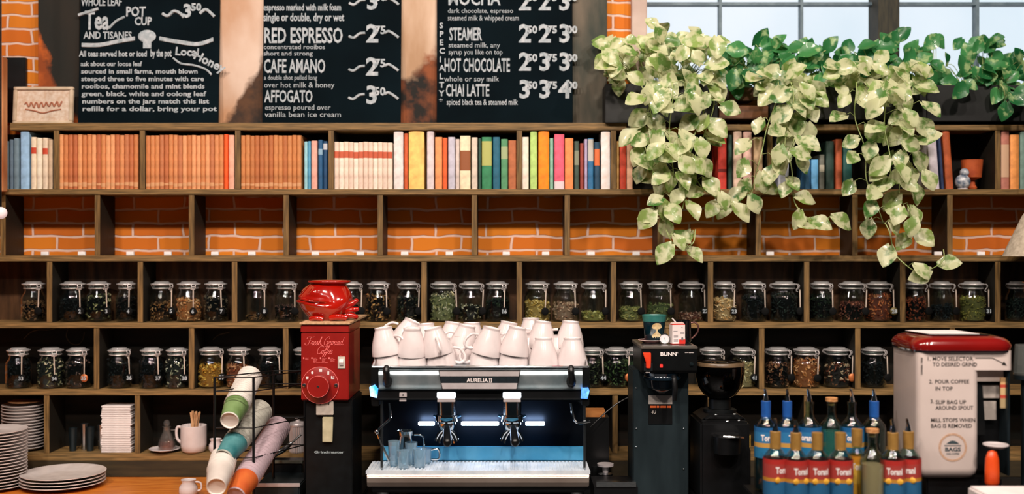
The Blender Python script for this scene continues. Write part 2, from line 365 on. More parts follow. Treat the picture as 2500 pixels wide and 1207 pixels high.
m.text('Local', 20 * q, T((X(424, y) - t.location.x, -.0008, Z(132, y) - zt)) @ R(4, 'Y'), bold=.03); m.text('Honey', 22 * q, T((X(468, y) - t.location.x, -.0008, Z(140, y) - zt)) @ R(26, 'Y'), bold=.03)
wig(m, t, y, [(420, 140), (440, 154), (470, 158), (500, 168), (515, 182)], 2.6)
LN = ['ask about our loose leaf', 'sourced in small farms, mouth blown', 'steeped three to five minutes with care', 'rooibos, chamomile and mint blends', 'green, black, white and oolong leaf', 'numbers on the jars match this list', 'refills for a dollar, bring your pot']
for i, s_ in enumerate(LN):
    py = 160 + i * 18.5; ch(m, t, y, s_, 194 + i, py, 12, width=(150, 285, 300, 300, 305, 310, 328)[i], bold=.02)
m.build('chalk_lettering', chalk, t)
t, y = board('middle chalkboard, coffee menu with three flourished prices on its right', 640, 978)
m = MB(); w_ = [(-6, 18, 190), (22, 17, 190), (48, 20, 198)]
for i, (py, h, wd) in enumerate(w_): ch(m, t, y, ['MACCHIATO', 'espresso marked with milk foam', 'single or double, dry or wet'][i], 640, py, h, width=wd, bold=.02)
ch(m, t, y, 'RED ESPRESSO', 641, 102, 38, width=192, bold=.02); ch(m, t, y, 'concentrated rooibos', 641, 118, 12, width=150); ch(m, t, y, 'short and strong', 641, 134, 12, width=120)
ch(m, t, y, 'CAFE AMANO', 642, 176, 34, width=150, bold=.02); ch(m, t, y, 'a double shot pulled long', 643, 194, 12, width=130); ch(m, t, y, 'over hot milk & honey', 643, 213, 14, width=172)
ch(m, t, y, 'AFFOGATO', 645, 249, 30, width=118, bold=.02); ch(m, t, y, 'espresso poured over', 646, 268, 13, width=160); ch(m, t, y, 'vanilla bean ice cream', 646, 286, 14, width=186)
for py, a, b in ((4, '3', '00'), (86, '2', '75'), (168, '2', '75'), (238, '3', '50')):
    wig(m, t, y, [(850, py), (862, py + 4), (876, py - 6), (890, py - 8)], 3.4); wig(m, t, y, [(938, py - 8), (948, py - 12), (962, py - 4), (972, py + 4)], 3.4)
    ch(m, t, y, a, 892, py + 14, 44, bold=.03); ch(m, t, y, b, 913, py - 6, 20, bold=.03)
m.build('chalk_lettering', chalk, t)
t, y = board('rightmost chalkboard, drinks menu with three columns of prices', 1066, 1398)
m = MB()
ch(m, t, y, 'MOCHA', 1092, 8, 34, width=128, bold=.02); ch(m, t, y, 'dark chocolate, espresso', 1092, 28, 12, width=160); ch(m, t, y, 'steamed milk & whipped cream', 1092, 47, 14, width=174)
ch(m, t, y, 'STEAMER', 1096, 96, 32, width=80, bold=.02); ch(m, t, y, 'steamed milk, any', 1094, 114, 13, width=126); ch(m, t, y, 'syrup you like on top', 1094, 131, 13, width=132)
ch(m, t, y, 'HOT CHOCOLATE', 1084, 174, 34, width=160, bold=.02); ch(m, t, y, 'whole or soy milk', 1084, 198, 14, width=134)
ch(m, t, y, 'CHAI LATTE', 1088, 234, 30, width=106, bold=.02); ch(m, t, y, 'spiced black tea & steamed milk', 1090, 256, 15, width=174, bold=.01)
for i in range(10): ch(m, t, y, 'SPECIALTY'[i] if i < 9 else '*', 1072, 66 + i * 21, 14, bold=.03)
for py, s_ in ((20, '223'), (100, '223'), (170, '233'), (238, '334')):
    for k_, c_ in enumerate(s_):
        ch(m, t, y, c_, 1266 + 49 * k_, py, 44, bold=.03); ch(m, t, y, ('50', '75', '00')[k_], 1287 + 49 * k_, py - 22, 18, bold=.04)
m.build('chalk_lettering', chalk, t)
# framed sign
t = thing('framed_sign', 'small cream framed card with ornate lettering leaning on the top shelf', 'sign', (X(105, .05), .05, zt)); t.rotation_euler = (math.radians(-4), 0, 0)
q = K(.05); w = 73 * q; h = 92 * q
m = MB()
for a in ((-w, w, 0, .012), (-w, w, h - .012, h), (-w, -w + .014, .012, h - .012), (w - .014, w, .012, h - .012)): m.box(a[0], a[1], -.008, .008, a[2], a[3])
m.build('frame', mat('cream_frame', '#b8a287', '#d3c0a6', rough=.6), t, bevel=.002)
MB().box(-w + .012, w - .012, -.001, .004, .01, h - .01).build('card', mat('printed_card', '#c8ab92', '#dccdbd', rough=.8, scale=60), t)
m = MB(); m.tube(cat([(-w * .62 + w * 1.24 * q / 24, -.002, h * (.53 + .055 * math.sin(q * 1.9) * (1 if q % 3 else 1.6))) for q in range(25)], 5), .0032, 6); m.tube(cat([(-w * .6, -.002, h * .4), (-w * .3, -.002, h * .36), (0, -.002, h * .3), (w * .3, -.002, h * .36), (w * .6, -.002, h * .4)]), .0028, 6)
m.build('lettering', mat('rust_ink', '#a86a50', rough=.8), t)
# ================================================================== BOOKS
def book(x0, x1, ytop, colr, label, group=None, band=None, lean=0, yb=462, name='book', yf=.012, cap=None):
    w = (x1 - x0) * K(yf) * .95; h = (yb - ytop) * K(yf); d = .125
    z = Z(462, 0); t = thing(name, label, 'book', (X((x0 + x1) / 2, yf), yf, z + .0005), 0, group)
    if lean: t.rotation_euler = (0, math.radians(lean), 0)
    cm = mat('cover_' + colr, colr, '#' + ''.join('%02x' % min(255, int(int(colr[1 + 2 * k:3 + 2 * k], 16) * 1.18) + 8) for k in range(3)), rough=.55, scale=30)
    m = MB(); n = 6; bo = min(.003, w * .2); sp_ = [(-w / 2, .008)] + [(-w / 2 * math.cos(PI * i / n), -.0045 * math.sin(PI * i / n)) for i in range(n + 1)] + [(w / 2, .008)]
    inn = [(w / 2 - bo, .008)] + [((w / 2 - bo) * math.cos(PI * i / n), .0022 - .0045 * math.sin(PI * i / n) * .8) for i in range(n + 1)] + [(-w / 2 + bo, .008)]
    for a, b in (((-w / 2), (-w / 2 + bo)), ((w / 2 - bo), (w / 2))): m.box(a, b, .008, d, 0, h)
    m.prism([*sp_, *inn], 0, h)
    m.build('cover', cm, t, smooth=40)
    MB().box(-w / 2 + bo, w / 2 - bo, .004, d - .004, .003, h - .004).build('pages', mat('book_pages', '#c2b49a', '#d8ccb4', rough=.9, scale=200, stretch=(1, 1, 1)), t)
    if band:
        a, b, c = band
        m = MB(); q = [(-w / 2 * math.cos(PI * i / n) * 1.005, -.0045 * math.sin(PI * i / n) - .0004) for i in range(n + 1)]
        m.prism(q + [(p[0] * .9, p[1] + .001) for p in q[::-1]], h * a, h * b); m.build('spine_label', mat('label_' + c, c, rough=.6), t)
    return t
rb = random.Random(3)
C1 = ['#c07a48', '#b8703f', '#cb8a58', '#ad6238', '#c58050', '#b06a42', '#d09060', '#a85c34']
def run(x0, x1, n, top, label, group, cols=C1, band=None):
    s_ = (x1 - x0) / n
    for i in range(n): book(x0 + i * s_, x0 + (i + 1) * s_, top + rb.uniform(-1, 1.5), rb.choice(cols), label, group, band=band() if callable(band) else band)
gb = lambda: (rb.uniform(.04, .07), rb.uniform(.10, .13), '#d9a070')
run(144, 338, 17, 329, 'orange-brown volume of the matching set filling the second compartment of the top shelf', 'matching volumes in the second compartment', band=gb)
run(356, 546, 17, 330, 'orange-brown volume of the matching set left of the bright red-orange spine', 'matching volumes in the third compartment', band=gb)
book(547, 557, 328, '#f0541a', 'thin bright red-orange book at the end of the brown set')
book(558, 573, 330, '#e0a188', 'pinkish cream book right of the bright red-orange one')
run(588, 736, 13, 331, 'brown volume of the matching set left of the small blue books', 'matching volumes in the fourth compartment', ['#b06c3c', '#a96235', '#ba7845', '#9d5a30', '#b8733f'], band=gb)
BK = [(12, 22, 345, '#5b6f78', 'slim slate grey book, first on the top shelf'), (23, 33, 341, '#4d6070', 'slim dark blue-grey book, second on the top shelf'), (34, 47, 338, '#5e7480', 'grey-blue book left of the tall light blue one'),
      (50, 72, 322, '#86abcb', 'tall light blue book near the left end of the top shelf'),
      (76, 89, 335, '#d8c4ab', 'cream book with red band touching the light blue book', (.68, .8, '#c84428')), (90, 103, 337, '#e0ceb8', 'pale cream book, middle of three beside the light blue book'), (104, 117, 337, '#d6c2aa', 'cream book with red band, third right of the light blue book', (.68, .8, '#cf4a2c')), (118, 129, 341, '#b59d82', 'dull beige book against the first divider'),
      (743, 751, 346, '#8fc0c8', 'thin pale turquoise book right of the brown set'), (752, 759, 345, '#4f93b4', 'thin mid-blue book beside the pale turquoise one'), (760, 775, 344, '#dd9c8c', 'pink book between blue books'), (777, 788, 342, '#1f5078', 'navy book right of the pink book', (.7, .82, '#8fb4cc')), (789, 800, 345, '#153c60', 'darkest navy book against the fourth divider', (.82, .95, '#c9ccd4')),
      (961, 985, 322, '#dccfcb', 'tall white book after the cream set with red bands'), (987, 996, 326, '#c2532a', 'thin rust red book beside the thick yellow book'), (997, 1036, 318, '#efba66', 'thick yellow book, widest on the top shelf'),
      (1042, 1060, 320, '#cdbfc0', 'tall pale mauve book right of the thick yellow book'), (1062, 1080, 335, '#e08d56', 'soft orange book right of the pale mauve book'), (1081, 1092, 337, '#e05a28', 'slim red-orange book beside the soft orange one'), (1094, 1111, 335, '#b6b2bf', 'lavender grey book in the middle of the top shelf'), (1112, 1122, 340, '#c9b8b0', 'thin beige-grey book beside the lavender one'),
      (1123, 1149, 332, '#e6d0ae', 'wide cream book with a brown picture on its spine', (.35, .72, '#9a5a34')), (1151, 1166, 336, '#cbbcab', 'speckled beige book left of the green books'), (1168, 1175, 338, '#2b4a40', 'very thin dark green book'), (1176, 1201, 335, '#2f7a50', 'green book with a yellow patch on its spine', (.45, .92, '#b9bb6a')), (1203, 1221, 335, '#1d5a70', 'dark teal blue book between green books'), (1223, 1240, 340, '#4f8a60', 'sage green book with pale title right of the teal one', (.6, .85, '#a9b98a')), (1241, 1261, 343, '#a8603a', 'reddish brown book left of the fifth divider'),
      (1274, 1291, 335, '#ecd2c2', 'pale pink book first after the fifth divider'), (1294, 1312, 322, '#a9c870', 'tall lime green book'), (1314, 1341, 320, '#f0820f', 'tall vivid orange book beside the lime green one'), (1342, 1351, 338, '#7fae98', 'thin mint green book between orange and pink'), (1353, 1378, 328, '#d9566f', 'raspberry pink book with a white foot', (.0, .14, '#e8d6da')), (1379, 1400, 338, '#f0834a', 'coral orange book right of the raspberry pink one'),
      (1402, 1414, 345, '#3a4a40', 'dark book with a pale title beside the coral one', (.5, .8, '#8b8f78')), (1416, 1425, 350, '#8a3a30', 'thin maroon book near the coral orange one'), (1427, 1434, 340, '#a99ab8', 'thin lilac book left of the half-blue book'), (1435, 1449, 338, '#2a6590', 'blue book with a cream upper spine', (.55, .98, '#c9c4bc')), (1451, 1464, 347, '#1e4058', 'navy book with an orange upper spine', (.5, .85, '#e0703c')), (1467, 1490, 322, '#f3e0d6', 'tall white book before the sixth divider'),
      (1505, 1512, 345, '#a07840', 'thin ochre book right of the sixth divider'), (1513, 1529, 335, '#c0402a', 'crimson book half behind the first hanging plant'), (1530, 1545, 345, '#dca688', 'pale salmon book at the end beside the first hanging plant'),
      (1752, 1774, 325, '#c0352a', 'bright red book between the two hanging plants', (.3, .36, '#7d1d18')), (1777, 1787, 330, '#24403a', 'dark green book right of the bright red book'), (1790, 1811, 314, '#c8ab9a', 'tall speckled pinkish book behind the second plant'), (1814, 1835, 322, '#d8aca2', 'pink book behind the second plant'), (1840, 1862, 335, '#b89a7a', 'tan book behind the second plant'),
      (1900, 1926, 318, '#bfc0d6', 'pale lilac book behind the leaves of the second plant'), (1965, 1978, 332, '#2f5d84', 'tall dark blue book between second and third plants', (.5, .8, '#6f98b4')), (1980, 1998, 390, '#5f9fd0', 'short sky blue book between the second and third plants'), (2000, 2013, 378, '#63645c', 'short grey book with pale spots', (.5, .7, '#b9b3a2')), (2016, 2036, 345, '#1d3530', 'dark bottle green book'), (2040, 2056, 340, '#b05433', 'rust brown book left of the third plant'), (2058, 2080, 350, '#20524f', 'dark teal book beside the third plant'),
      (2443, 2464, 317, '#a86a5a', 'dusty red book with cream spine panel at the right end', (.2, .75, '#cfa888')), (2466, 2488, 329, '#d88a48', 'light orange book at the right end'), (2490, 2512, 322, '#607a70', 'grey green book cut by the right edge')]
for b_ in BK: book(*b_[:5], band=b_[5] if len(b_) > 5 else None)
run(816, 958, 12, 347, 'cream book with a red title band, one of the matching dozen', 'cream books with red bands', ['#e3c8b6', '#ead2c1', '#dcc0ae'], band=lambda: (.66, .80, '#cf6040'))
book(2272, 2294, 322, '#d8cad8', 'tall pale lilac book leaning left, right of the third plant', lean=-4)
book(2298, 2305, 330, '#2a3a60', 'thin navy book leaning beside the pale lilac one', lean=-4)
book(2309, 2328, 312, '#b0542c', 'tall rust book leaning left beside the little figures', lean=-4)
# small ornaments at the right of the top shelf
z1 = Z(462)
o = MB().lathe([(0, 0), (.016, 0), (.02, .01), (.012, .022), (.012, .04), (.036, .05), (.042, .12), (.036, .12), (.032, .055), (0, .05)], 24, sx=1).build('vase', mat('terracotta', '#a8451c', '#d0642c', rough=.7)); o.location = (X(2378, .06), .08, z1)
tag(o, 'small footed terracotta vase near the right end of the top shelf', 'vase')
t = thing('figurine', 'small round white and blue figurine beside the terracotta vase', 'ornament', (X(2345, .05), .03, z1))
m = MB(); m.ball(.03, (0, 0, .03), 20, (1, .9, 1)); m.ball(.018, (.006, -.002, .066), 16); m.build('figure', mat('delft_glaze', '#3e5a78', '#dfe0e4', rough=.3, scale=50), t)
MB().cyl(.02, -.0, .004, 20).build('foot', white, t)
# ================================================================== JARS, THEIR CONTENTS AND SCOOPS
def jar_proto():
    t = thing('storage_jar', 'jar', 'jar')
    r, H = .050, .158
    m = MB(); m.lathe([(0, .0), (r - .006, 0), (r - .001, .004), (r, .012), (r, .092), (r - .002, .101), (r - .011, .114), (r - .0145, .120), (r - .0145, .134), (r - .009, .137), (r - .009, .141)], 40)
    m.lathe([(r - .010, .141), (r - .0165, .136), (r - .0165, .120), (r - .004, .098), (r - .0025, .012), (r - .010, .005), (0, .0045)], 40)
    m.build('glass_body', jarglass, t, smooth=50)
    m = MB(); m.lathe([(0, .143), (r - .010, .143), (r - .007, .145), (r - .007, .149), (r - .012, .152), (r - .018, .153), (r - .020, .157), (r - .024, .1585), (0, .1585)], 40)
    m.build('lid', lidglass, t, smooth=50)
    m = MB()
    for z, q in ((.1475, r - .0055), (.1315, r - .0118)):
        m.tube([(q * math.cos(a * PI / 16), q * math.sin(a * PI / 16), z) for a in range(32)], .0017, 6, closed=True)
    # clasp at the front right
    M = R(-38, 'Z'); q = r - .004
    for s_ in (-.008, .008):
        m.tube(cat([(q, s_, .1475), (q + .006, s_, .145), (q + .007, s_, .136), (q + .001, s_, .128)], 4), .0015, 6, M=M)
    m.tube([(q + .001, -.009, .128), (q + .001, .009, .128)], .0014, 6, M=M); m.tube([(q + .0065, -.008, .138), (q + .0065, .008, .138)], .001, 6, M=M)
    m.tube(cat([(q + .001, 0, .128), (q - .002, .002, .122), (q + .004, .0, .118)], 4), .0015, 6, M=M)
    m.tube(cat([(-q, -.008, .1475), (-q - .004, -.007, .138), (-q + .006, 0, .1315), (-q - .004, .007, .138), (-q, .008, .1475)], 4), .0015, 6, M=M)
    m.build('wire_clasp', wire, t, smooth=60)
    return Proto(t)
def scoop_proto():
    t = thing('hanging_scoop', 'scoop', 'scoop')
    m = MB(); m.prism([(-.0022, 0), (.0022, 0), (.0017, -.067), (-.0017, -.067)], -.0008, .0008, 'y'); m.tube([(.0022 * math.cos(a * PI / 6), 0, .001 + .003 * math.sin(a * PI / 6)) for a in range(12)], .0007, 5, closed=True)
    m.build('handle', mat('scoop_handle_ivory', '#b9a898', '#d8c9bb', rough=.45), t)
    m = MB(); m.ball(.0160, (0, 0, -.082), 20, (.95, .3, 1)); m.build('bowl', mat('matt_black', '#060708', '#0b0c0c', rough=.8, spec=.15), t)
    return t
JP = jar_proto(); sp_root = scoop_proto(); scp_handle, scp_bowl = [c for c in ALL() if c.parent is sp_root]
scoop_used = [False]
copper = mat('copper', '#b05a2c', '#d07c48', rough=.4, metal=.4); brassy = mat('dull_olive_metal', '#4a4220', '#6a5c30', rough=.45, metal=.3)
rj = random.Random(11)
def contents(name, label, r, h, cols, seed, loc, size=.0074, slope=.0):
    g = random.Random(seed); m = MB(); n = 26
    # irregular core
    prof = [(0, .0), (r * .9, .0), (r * .93, h * .25), (r * .93, h * .6), (r * .9, h * .88)]
    m.lathe(prof + [(r * .6, h * .93), (0, h * .95)], n)
    ncore = len(m.f); cnt = int(60 + 2300 * h)
    for i in range(cnt):
        a = g.uniform(0, 2 * PI)
        if g.random() < .74: rr = r * g.uniform(.88, 1.0); z = g.uniform(.003, h * (.97 + slope * math.cos(a)))
        else: rr = r * math.sqrt(g.random()) * .97; z = h * (g.uniform(.90, 1.06) + slope * math.cos(a) * rr / r)
        s1, s2, s3 = size * g.uniform(.5, 1.1), size * g.uniform(.25, .6), size * g.uniform(.08, .2)
        M = T((rr * math.cos(a) * .97, rr * math.sin(a) * .97, z)) @ Matrix.Rotation(a, 4, 'Z') @ Matrix.Rotation(g.uniform(-.5, .5), 4, 'Z') @ Matrix.Rotation(g.uniform(0, 2 * PI), 4, 'X')
        # a bent chip: two halves with a fold
        b = s3 * g.uniform(.5, 3)
        m.add([(-s3, -s1, 0), (s3 + b, 0, 0), (-s3, s1, 0), (-s3, s1, s2), (s3 + b, 0, s2), (-s3, -s1, s2), (s3 * 1.2, -s1, 0), (b + s3 * 3, 0, 0), (s3 * 1.2, s1, 0), (s3 * 1.2, s1, s2), (b + s3 * 3, 0, s2), (s3 * 1.2, -s1, s2)],
              [(0, 1, 4, 5), (1, 2, 3, 4), (6, 11, 10, 7), (7, 10, 9, 8), (0, 5, 11, 6), (2, 8, 9, 3), (0, 6, 7, 1), (1, 7, 8, 2), (5, 4, 10, 11), (4, 3, 9, 10)], M)
    o = m.build(name, chips('chips_' + '_'.join(c[1:] for c in cols), cols), None, smooth=0); o.location = loc; 
    lum = sum(sum(lin(c)[:3]) for c in cols) / len(cols) / 3
    dk = lin(min(cols, key=lambda c: sum(lin(c)[:3])))
    if lum > .13:
        hx = '#' + ''.join('%02x' % int(int(cols[0][1 + 2 * k:3 + 2 * k], 16) * .72) for k in range(3)); o.data.materials.append(mat('core_' + hx, hx, rough=.9, scale=200))
    else: o.data.materials.append(corem)
    for p in o.data.polygons[:ncore]: p.material_index = 1
    return tag(o, label, 'jar contents', None, 'stuff')
BLK = ['#040608', '#060a0c', '#0b1012', '#05080a', '#1c2426']
GRN = ['#0a120c', '#142014', '#24321c', '#0c120e', '#3c4a2c']
GW = ['#0a0e0a', '#141c12', '#8a8a5c', '#c2b890', '#080c0a', '#5b5c3a', '#0c100c']
corem = mat('painted_gap_shade', '#050504', '#0c0a08', rough=.9, spec=.1)  # near-black core colour stands for the shade between the chips
# (centre px, width px, fill, colours, description, number, scoop colour, place phrase)
J3 = [(82, 60, .62, ['#6a4a32', '#8a6444', '#5a3c28'], 'pale brown powdery tea', '', 'k', 'at the left end of the upper jar row'),
      (178, 66, .75, BLK, 'black leaf tea', '2', 'k', ''), (241, 62, .85, GW, 'dark green tea with pale flecks', '3', 'k', ''), (309, 52, .8, ['#080605', '#120c0a', '#241a16'], 'very dark brown tea', '4', 'k', ''),
      (395, 58, .60, ['#5a3a22', '#8a5c34', '#3a2616', '#a67c50'], 'brown chopped tea', '5', 'k', ''), (461, 62, .72, ['#c07a44', '#e0a06a', '#a85f30', '#e8b888'], 'orange-tan dried chips', '6', 'k', ''), (527, 60, .8, ['#080808', '#0c0a0a', '#6a5a48', '#101012', '#8a7864'], 'black tea with brown specks', '7', 'k', ''),
      (628, 60, .16, ['#4a3420', '#6a4c2c', '#2a1e14'], 'a thin layer of brown tea', '8', 'k', ''), (700, 60, .5, ['#100a0a', '#5a3a34', '#0c0808', '#7a5a50'], 'dark reddish dried petals', '', 'k', 'left of the red frog pot'),
      (858, 54, .6, ['#3a2018', '#7a4030', '#a06048'], 'reddish dried fruit', '', 'k', 'half hidden behind the red frog pot'), (924, 62, .86, ['#4a2c18', '#a07040', '#140c08', '#c09058', '#24140c', '#7a4c2a'], 'mixed brown dried fruit', '', 'k', 'second right of the red frog pot'), (997, 60, .82, ['#080c08', '#1c2a18', '#6a5a48', '#0c120e', '#0a0e0a'], 'dark green leaf tea', '', 'k', 'third right of the frog pot'),
      (1081, 66, .92, ['#8a8a58', '#c8c0a0', '#4a5234', '#a8a070', '#2c3422', '#d8ccb0'], 'green and cream blossom tea', '', 'k', 'first of three above the white cups'), (1150, 62, .5, ['#080c0a', '#c8bca4', '#12160e', '#6a6040', '#060a08', '#0c100c'], 'black tea with cream petals', '', 'k', 'in the middle above the white cups'), (1214, 62, .72, ['#060a0a', '#0e1814', '#24301e'], 'black green leaf tea', '16', 'k', ''),
      (1312, 66, .66, ['#c09a48', '#d8b468', '#a88038', '#e4c888'], 'golden yellow chips', '', 'k', 'holding the yellowest chips'), (1381, 66, .58, ['#a88068', '#c09a80', '#8a6450', '#d0ae96'], 'pinkish tan chips', '', 'k', 'beside the jar of golden yellow chips'), (1448, 62, .26, ['#a09848', '#c8c080', '#6a6c34', '#7a6a34'], 'few yellow green herbs', '', 'k', 'third right of the golden yellow chips'),
      (1540, 62, .42, ['#8a8448', '#b0a868', '#5a6234', '#9c9258'], 'yellow green herbs', '', 'k', 'behind and left of the teal cup'), (1611, 68, .55, ['#5a6434', '#7c8450', '#3c4626', '#949060'], 'green herbs', '', 'k', 'right behind the teal cup'), (1686, 62, .2, ['#6a3a2c', '#a07860', '#54281e', '#b89484'], 'a thin layer of red brown bark', '22', 'k', ''),
      (1768, 58, .74, ['#e0b078', '#ecc898', '#c8945c', '#f0d4ac'], 'pale golden flakes', '23', 'k', ''), (1840, 64, .9, BLK, 'black leaf tea', '', 'k', 'right of the jar of pale golden flakes'), (1914, 70, .92, ['#070b0b', '#101818', '#2c3630', '#0a1010'], 'grey-black leaf tea', '', 'k', 'second right of the jar of pale golden flakes'),
      (2005, 60, .85, GRN[:4], 'dark green leaf tea', '', 'k', 'first left of the two reddish jars'), (2080, 68, .60, ['#5a2c22', '#8a4a38', '#3c1e18', '#a06450'], 'reddish brown tea', '', 'k', 'left of the jar with the hanging oval number 28'), (2145, 64, .88, ['#7a3218', '#b05a30', '#5a2412', '#c87848', '#8a4020'], 'rust red shredded tea', '28', 'o', ''),
      (2234, 54, .76, ['#6a2c18', '#94482a', '#4c2012'], 'red brown tea', '', 'k', 'right of the jar numbered 28'), (2299, 58, .5, ['#070a0c', '#10161a', '#20282c'], 'blackish tea', '', 'k', 'left of the jar numbered 31'), (2374, 64, .80, ['#7a7434', '#a09848', '#5a5a28', '#8c7c3c'], 'olive yellow herbs', '31', 'k', ''),
      (2482, 54, .7, ['#141c18', '#202a24'], 'dark tea', '', 'k', 'cut by the right edge of the picture')]
J4 = [(45, 60, .9, BLK, 'black tea', '33', 'k', ''), (124, 66, .92, ['#10160e', '#c0b48c', '#7a7850', '#d8cfb0', '#080c0a', '#1c2214', '#0a0e0a'], 'pale green and cream leaves', '34', 'k', ''), (190, 60, .85, ['#0a0807', '#1c1412', '#7a6058', '#080606', '#0c0a08'], 'dark tea with pinkish specks', '35', 'c', ''),
      (291, 60, .9, BLK, 'black tea', '36', 'k', ''), (370, 60, .9, ['#04070a', '#080c12', '#10161c'], 'blue-black tea', '37', 'k', ''), (432, 58, .9, ['#080c0a', '#b8b498', '#2a3024', '#d0ccb8', '#10140f', '#060808', '#080a08'], 'dark tea with many cream specks', '38', 'k', ''),
      (515, 64, .72, ['#c8862a', '#e0a840', '#a86c1c', '#ecc060'], 'bright yellow orange petals', '39', 'k', ''), (583, 62, .72, ['#a0502c', '#c87c50', '#6a3018', '#d8a078'], 'red orange dried fruit', '', 'k', 'behind the top of the paper cup stack'), (658, 62, .8, BLK, 'black tea', '', 'k', 'right of the paper cup stack'),
      (742, 58, .8, ['#05080a', '#0c1014'], 'black tea', '', 'k', 'half hidden by the red coffee grinder'), (1446, 62, .85, ['#0a0e08', '#1c2616', '#4a5238', '#080c06'], 'dark olive tea', '44', 'k', ''), (1505, 62, .85, ['#121c0e', '#2c4020', '#566a40', '#0a120c'], 'green leaf tea', '', 'c', 'with the round copper scoop left of the coffee brewer'), (1553, 56, .85, ['#202c1e', '#34462c'], 'green leaf tea', '', 'c', 'partly hidden by the coffee brewer'),
      (1738, 64, .4, ['#1c1c18', '#2c2a22'], 'dark tea', '', 'k', 'behind the black grinder hopper'), (1813, 62, .82, ['#b09868', '#d0bc8c', '#8a7248', '#e0d0a8'], 'pale tan seeds', '41', 'k', ''), (1898, 64, .78, ['#3a1e12', '#8a5438', '#180c08', '#b08060'], 'reddish brown shredded bark', '', 'k', 'first of three above the syrup bottles'),
      (1968, 68, .92, ['#b0602c', '#d08c58', '#8a4420', '#e0a878', '#c07840'], 'orange-brown petals', '', 'k', 'holding the brightest orange petals above the syrup bottles'), (2043, 68, .76, ['#1a0c08', '#d8b898', '#7a3c28', '#100806', '#a06848'], 'red and cream chopped fruit', '', 'c', 'third of three above the syrup bottles'), (2132, 62, .85, BLK, 'black leaf tea', '', 'k', 'left of the white coffee grinder')]
for row, (JJ, zpy, ph) in enumerate(((J3, 788, 'upper jar row'), (J4, 951, 'lower jar row'))):
    for i, (cx, w, fill, cols, desc, num, sc, where) in enumerate(JJ):
        Y = .062 if not (row == 1 and cx < 480) else .046
        w *= .985; s_ = w * K(Y) / .100; x = X(cx, Y); z = Z(zpy) + .0006
        rot = rj.uniform(-22, 14); hz = 1.0 if row == 1 or True else 1
        idp = (f'numbered {num}' if num else where) + ('' if 'row' in where else ', ' + ph)
        idq = f'numbered {num}' if num else where
        idj = f'numbered {num}, {ph}' if num else where
        JP.put((x, Y, z), (0, 0, math.radians(rot)), f'glass jar of {desc}, {idj}', 'clip-top jars in the ' + ph, (s_, s_, 1.0))
        contents('dried_tea', f'{desc} inside the jar {idq}', .0455 * s_, .105 * fill + .004, cols, i * 7 + row * 100 + 1, (x, Y, z + .0055), slope=rj.uniform(-.08, .08))
        # scoop hangs from the clasp on the front right
        a = math.radians(rot - 38); hx, hy = x + (.056 * s_) * math.cos(a), Y + (.058 * s_) * math.sin(a) - .003
        bm_ = {'k': None, 'c': copper, 'o': brassy}[sc]
        if cx in (1553,) or cx == 742: continue
        if not scoop_used[0]: r_ = sp_root; hd, bo = scp_handle, scp_bowl; scoop_used[0] = True
        else:
            r_ = sp_root.copy(); COL.objects.link(r_)
            hd = scp_handle.copy(); bo = scp_bowl.copy()
            for q in (hd, bo): COL.objects.link(q); q.parent = r_
        if bm_:
            me = bo.data.copy(); me.materials[0] = bm_; bo.data = me
        r_.location = (hx, hy, z + .124); r_.rotation_euler = (0, math.radians(rj.uniform(-2.5, 2.5)), math.radians(rj.uniform(-8, 8)))
        sw = {'k': 'black', 'c': 'copper', 'o': 'olive brass'}[sc]
        lb_ = f'{sw} scoop on the jar of {desc}' + (f' numbered {num}' if num else ', ' + where)
        if len(lb_.split()) > 16: lb_ = f'{sw} scoop on the jar {where}'.replace('jar with the round copper scoop', 'jar first')
        r_['label'] = lb_; r_['group'] = 'scoops hanging in the ' + ph; r_['category'] = 'scoop'
        if num:
            m = MB(); m.text(num, .0150, T((0, -.0056, -.0890)), align='CENTER', bold=.03); m.build('number', chalk, r_)
# ================================================================== RED COUNTER GRINDER WITH THE FROG POT
red = mat('red_enamel', '#84140f', '#8e1812', rough=.35, coat=.3); pink = mat('pink_print', '#f0706c', '#f88480', rough=.6)
Yf = -.50; k_ = K(Yf)
t = thing('coffee_grinder', 'tall red shop coffee grinder on a black column, Fresh Ground Coffee on its front', 'grinder', (X(793.5, Yf), Yf, CZ))
zb, zt_ = Z(978, Yf) - CZ, Z(793, Yf) - CZ; w = 58.5 * k_
MB().box(-w, w, 0, .27, zb, zt_ - .028).build('housing', red, t, bevel=.003)
MB().box(-w - .0015, w + .0015, -.0015, .275, zt_ - .028, zt_).build('top_cap', red, t, bevel=.003)
m = MB(); m.box(-w + .012, w + .008, .02, .26, .0, zb - .0005); m.box(-w - .02, w + .03, -.06, .28, 0, .012); m.build('column', blackm, t, bevel=.004)
def px(a, Y=Yf, x0=793.5): return (a - x0) * K(Y)
def pz(b, Y=Yf): return Z(b, Y) - CZ
# dial
dc = (px(782), pz(941)); M = T((dc[0], 0, dc[1])) @ R(90, 'X')
m = MB(); m.lathe([(0, 0), (.0635, 0), (.0635, .003), (.062, .004), (0, .004)], 48, M); m.build('dial_plate', red, t)
m = MB(); m.tube([(.0632 * math.cos(a * PI / 24), .0632 * math.sin(a * PI / 24), .004) for a in range(48)], .0008, 5, closed=True, M=M)
m.tube([(.0362 * math.cos(a * PI / 24), .0362 * math.sin(a * PI / 24), .044) for a in range(48)], .0006, 5, closed=True, M=M); m.build('dial_rim', pink, t)
m = MB(); m.lathe([(0, .004), (.036, .004), (.0365, .006), (.0365, .043), (.035, .0445), (0, .0445)], 40, M); kn = m.build('dial_knob', red, t)
m = MB(); m.lathe([(0, .044), (.004, .044), (.004, .046), (0, .047)], 14, M)
for s_ in (-.055, .055): m.lathe([(0, .004), (.007, .004), (.006, .007), (0, .0085)], 16, T((dc[0] + s_, 0, dc[1])) @ R(90, 'X'))
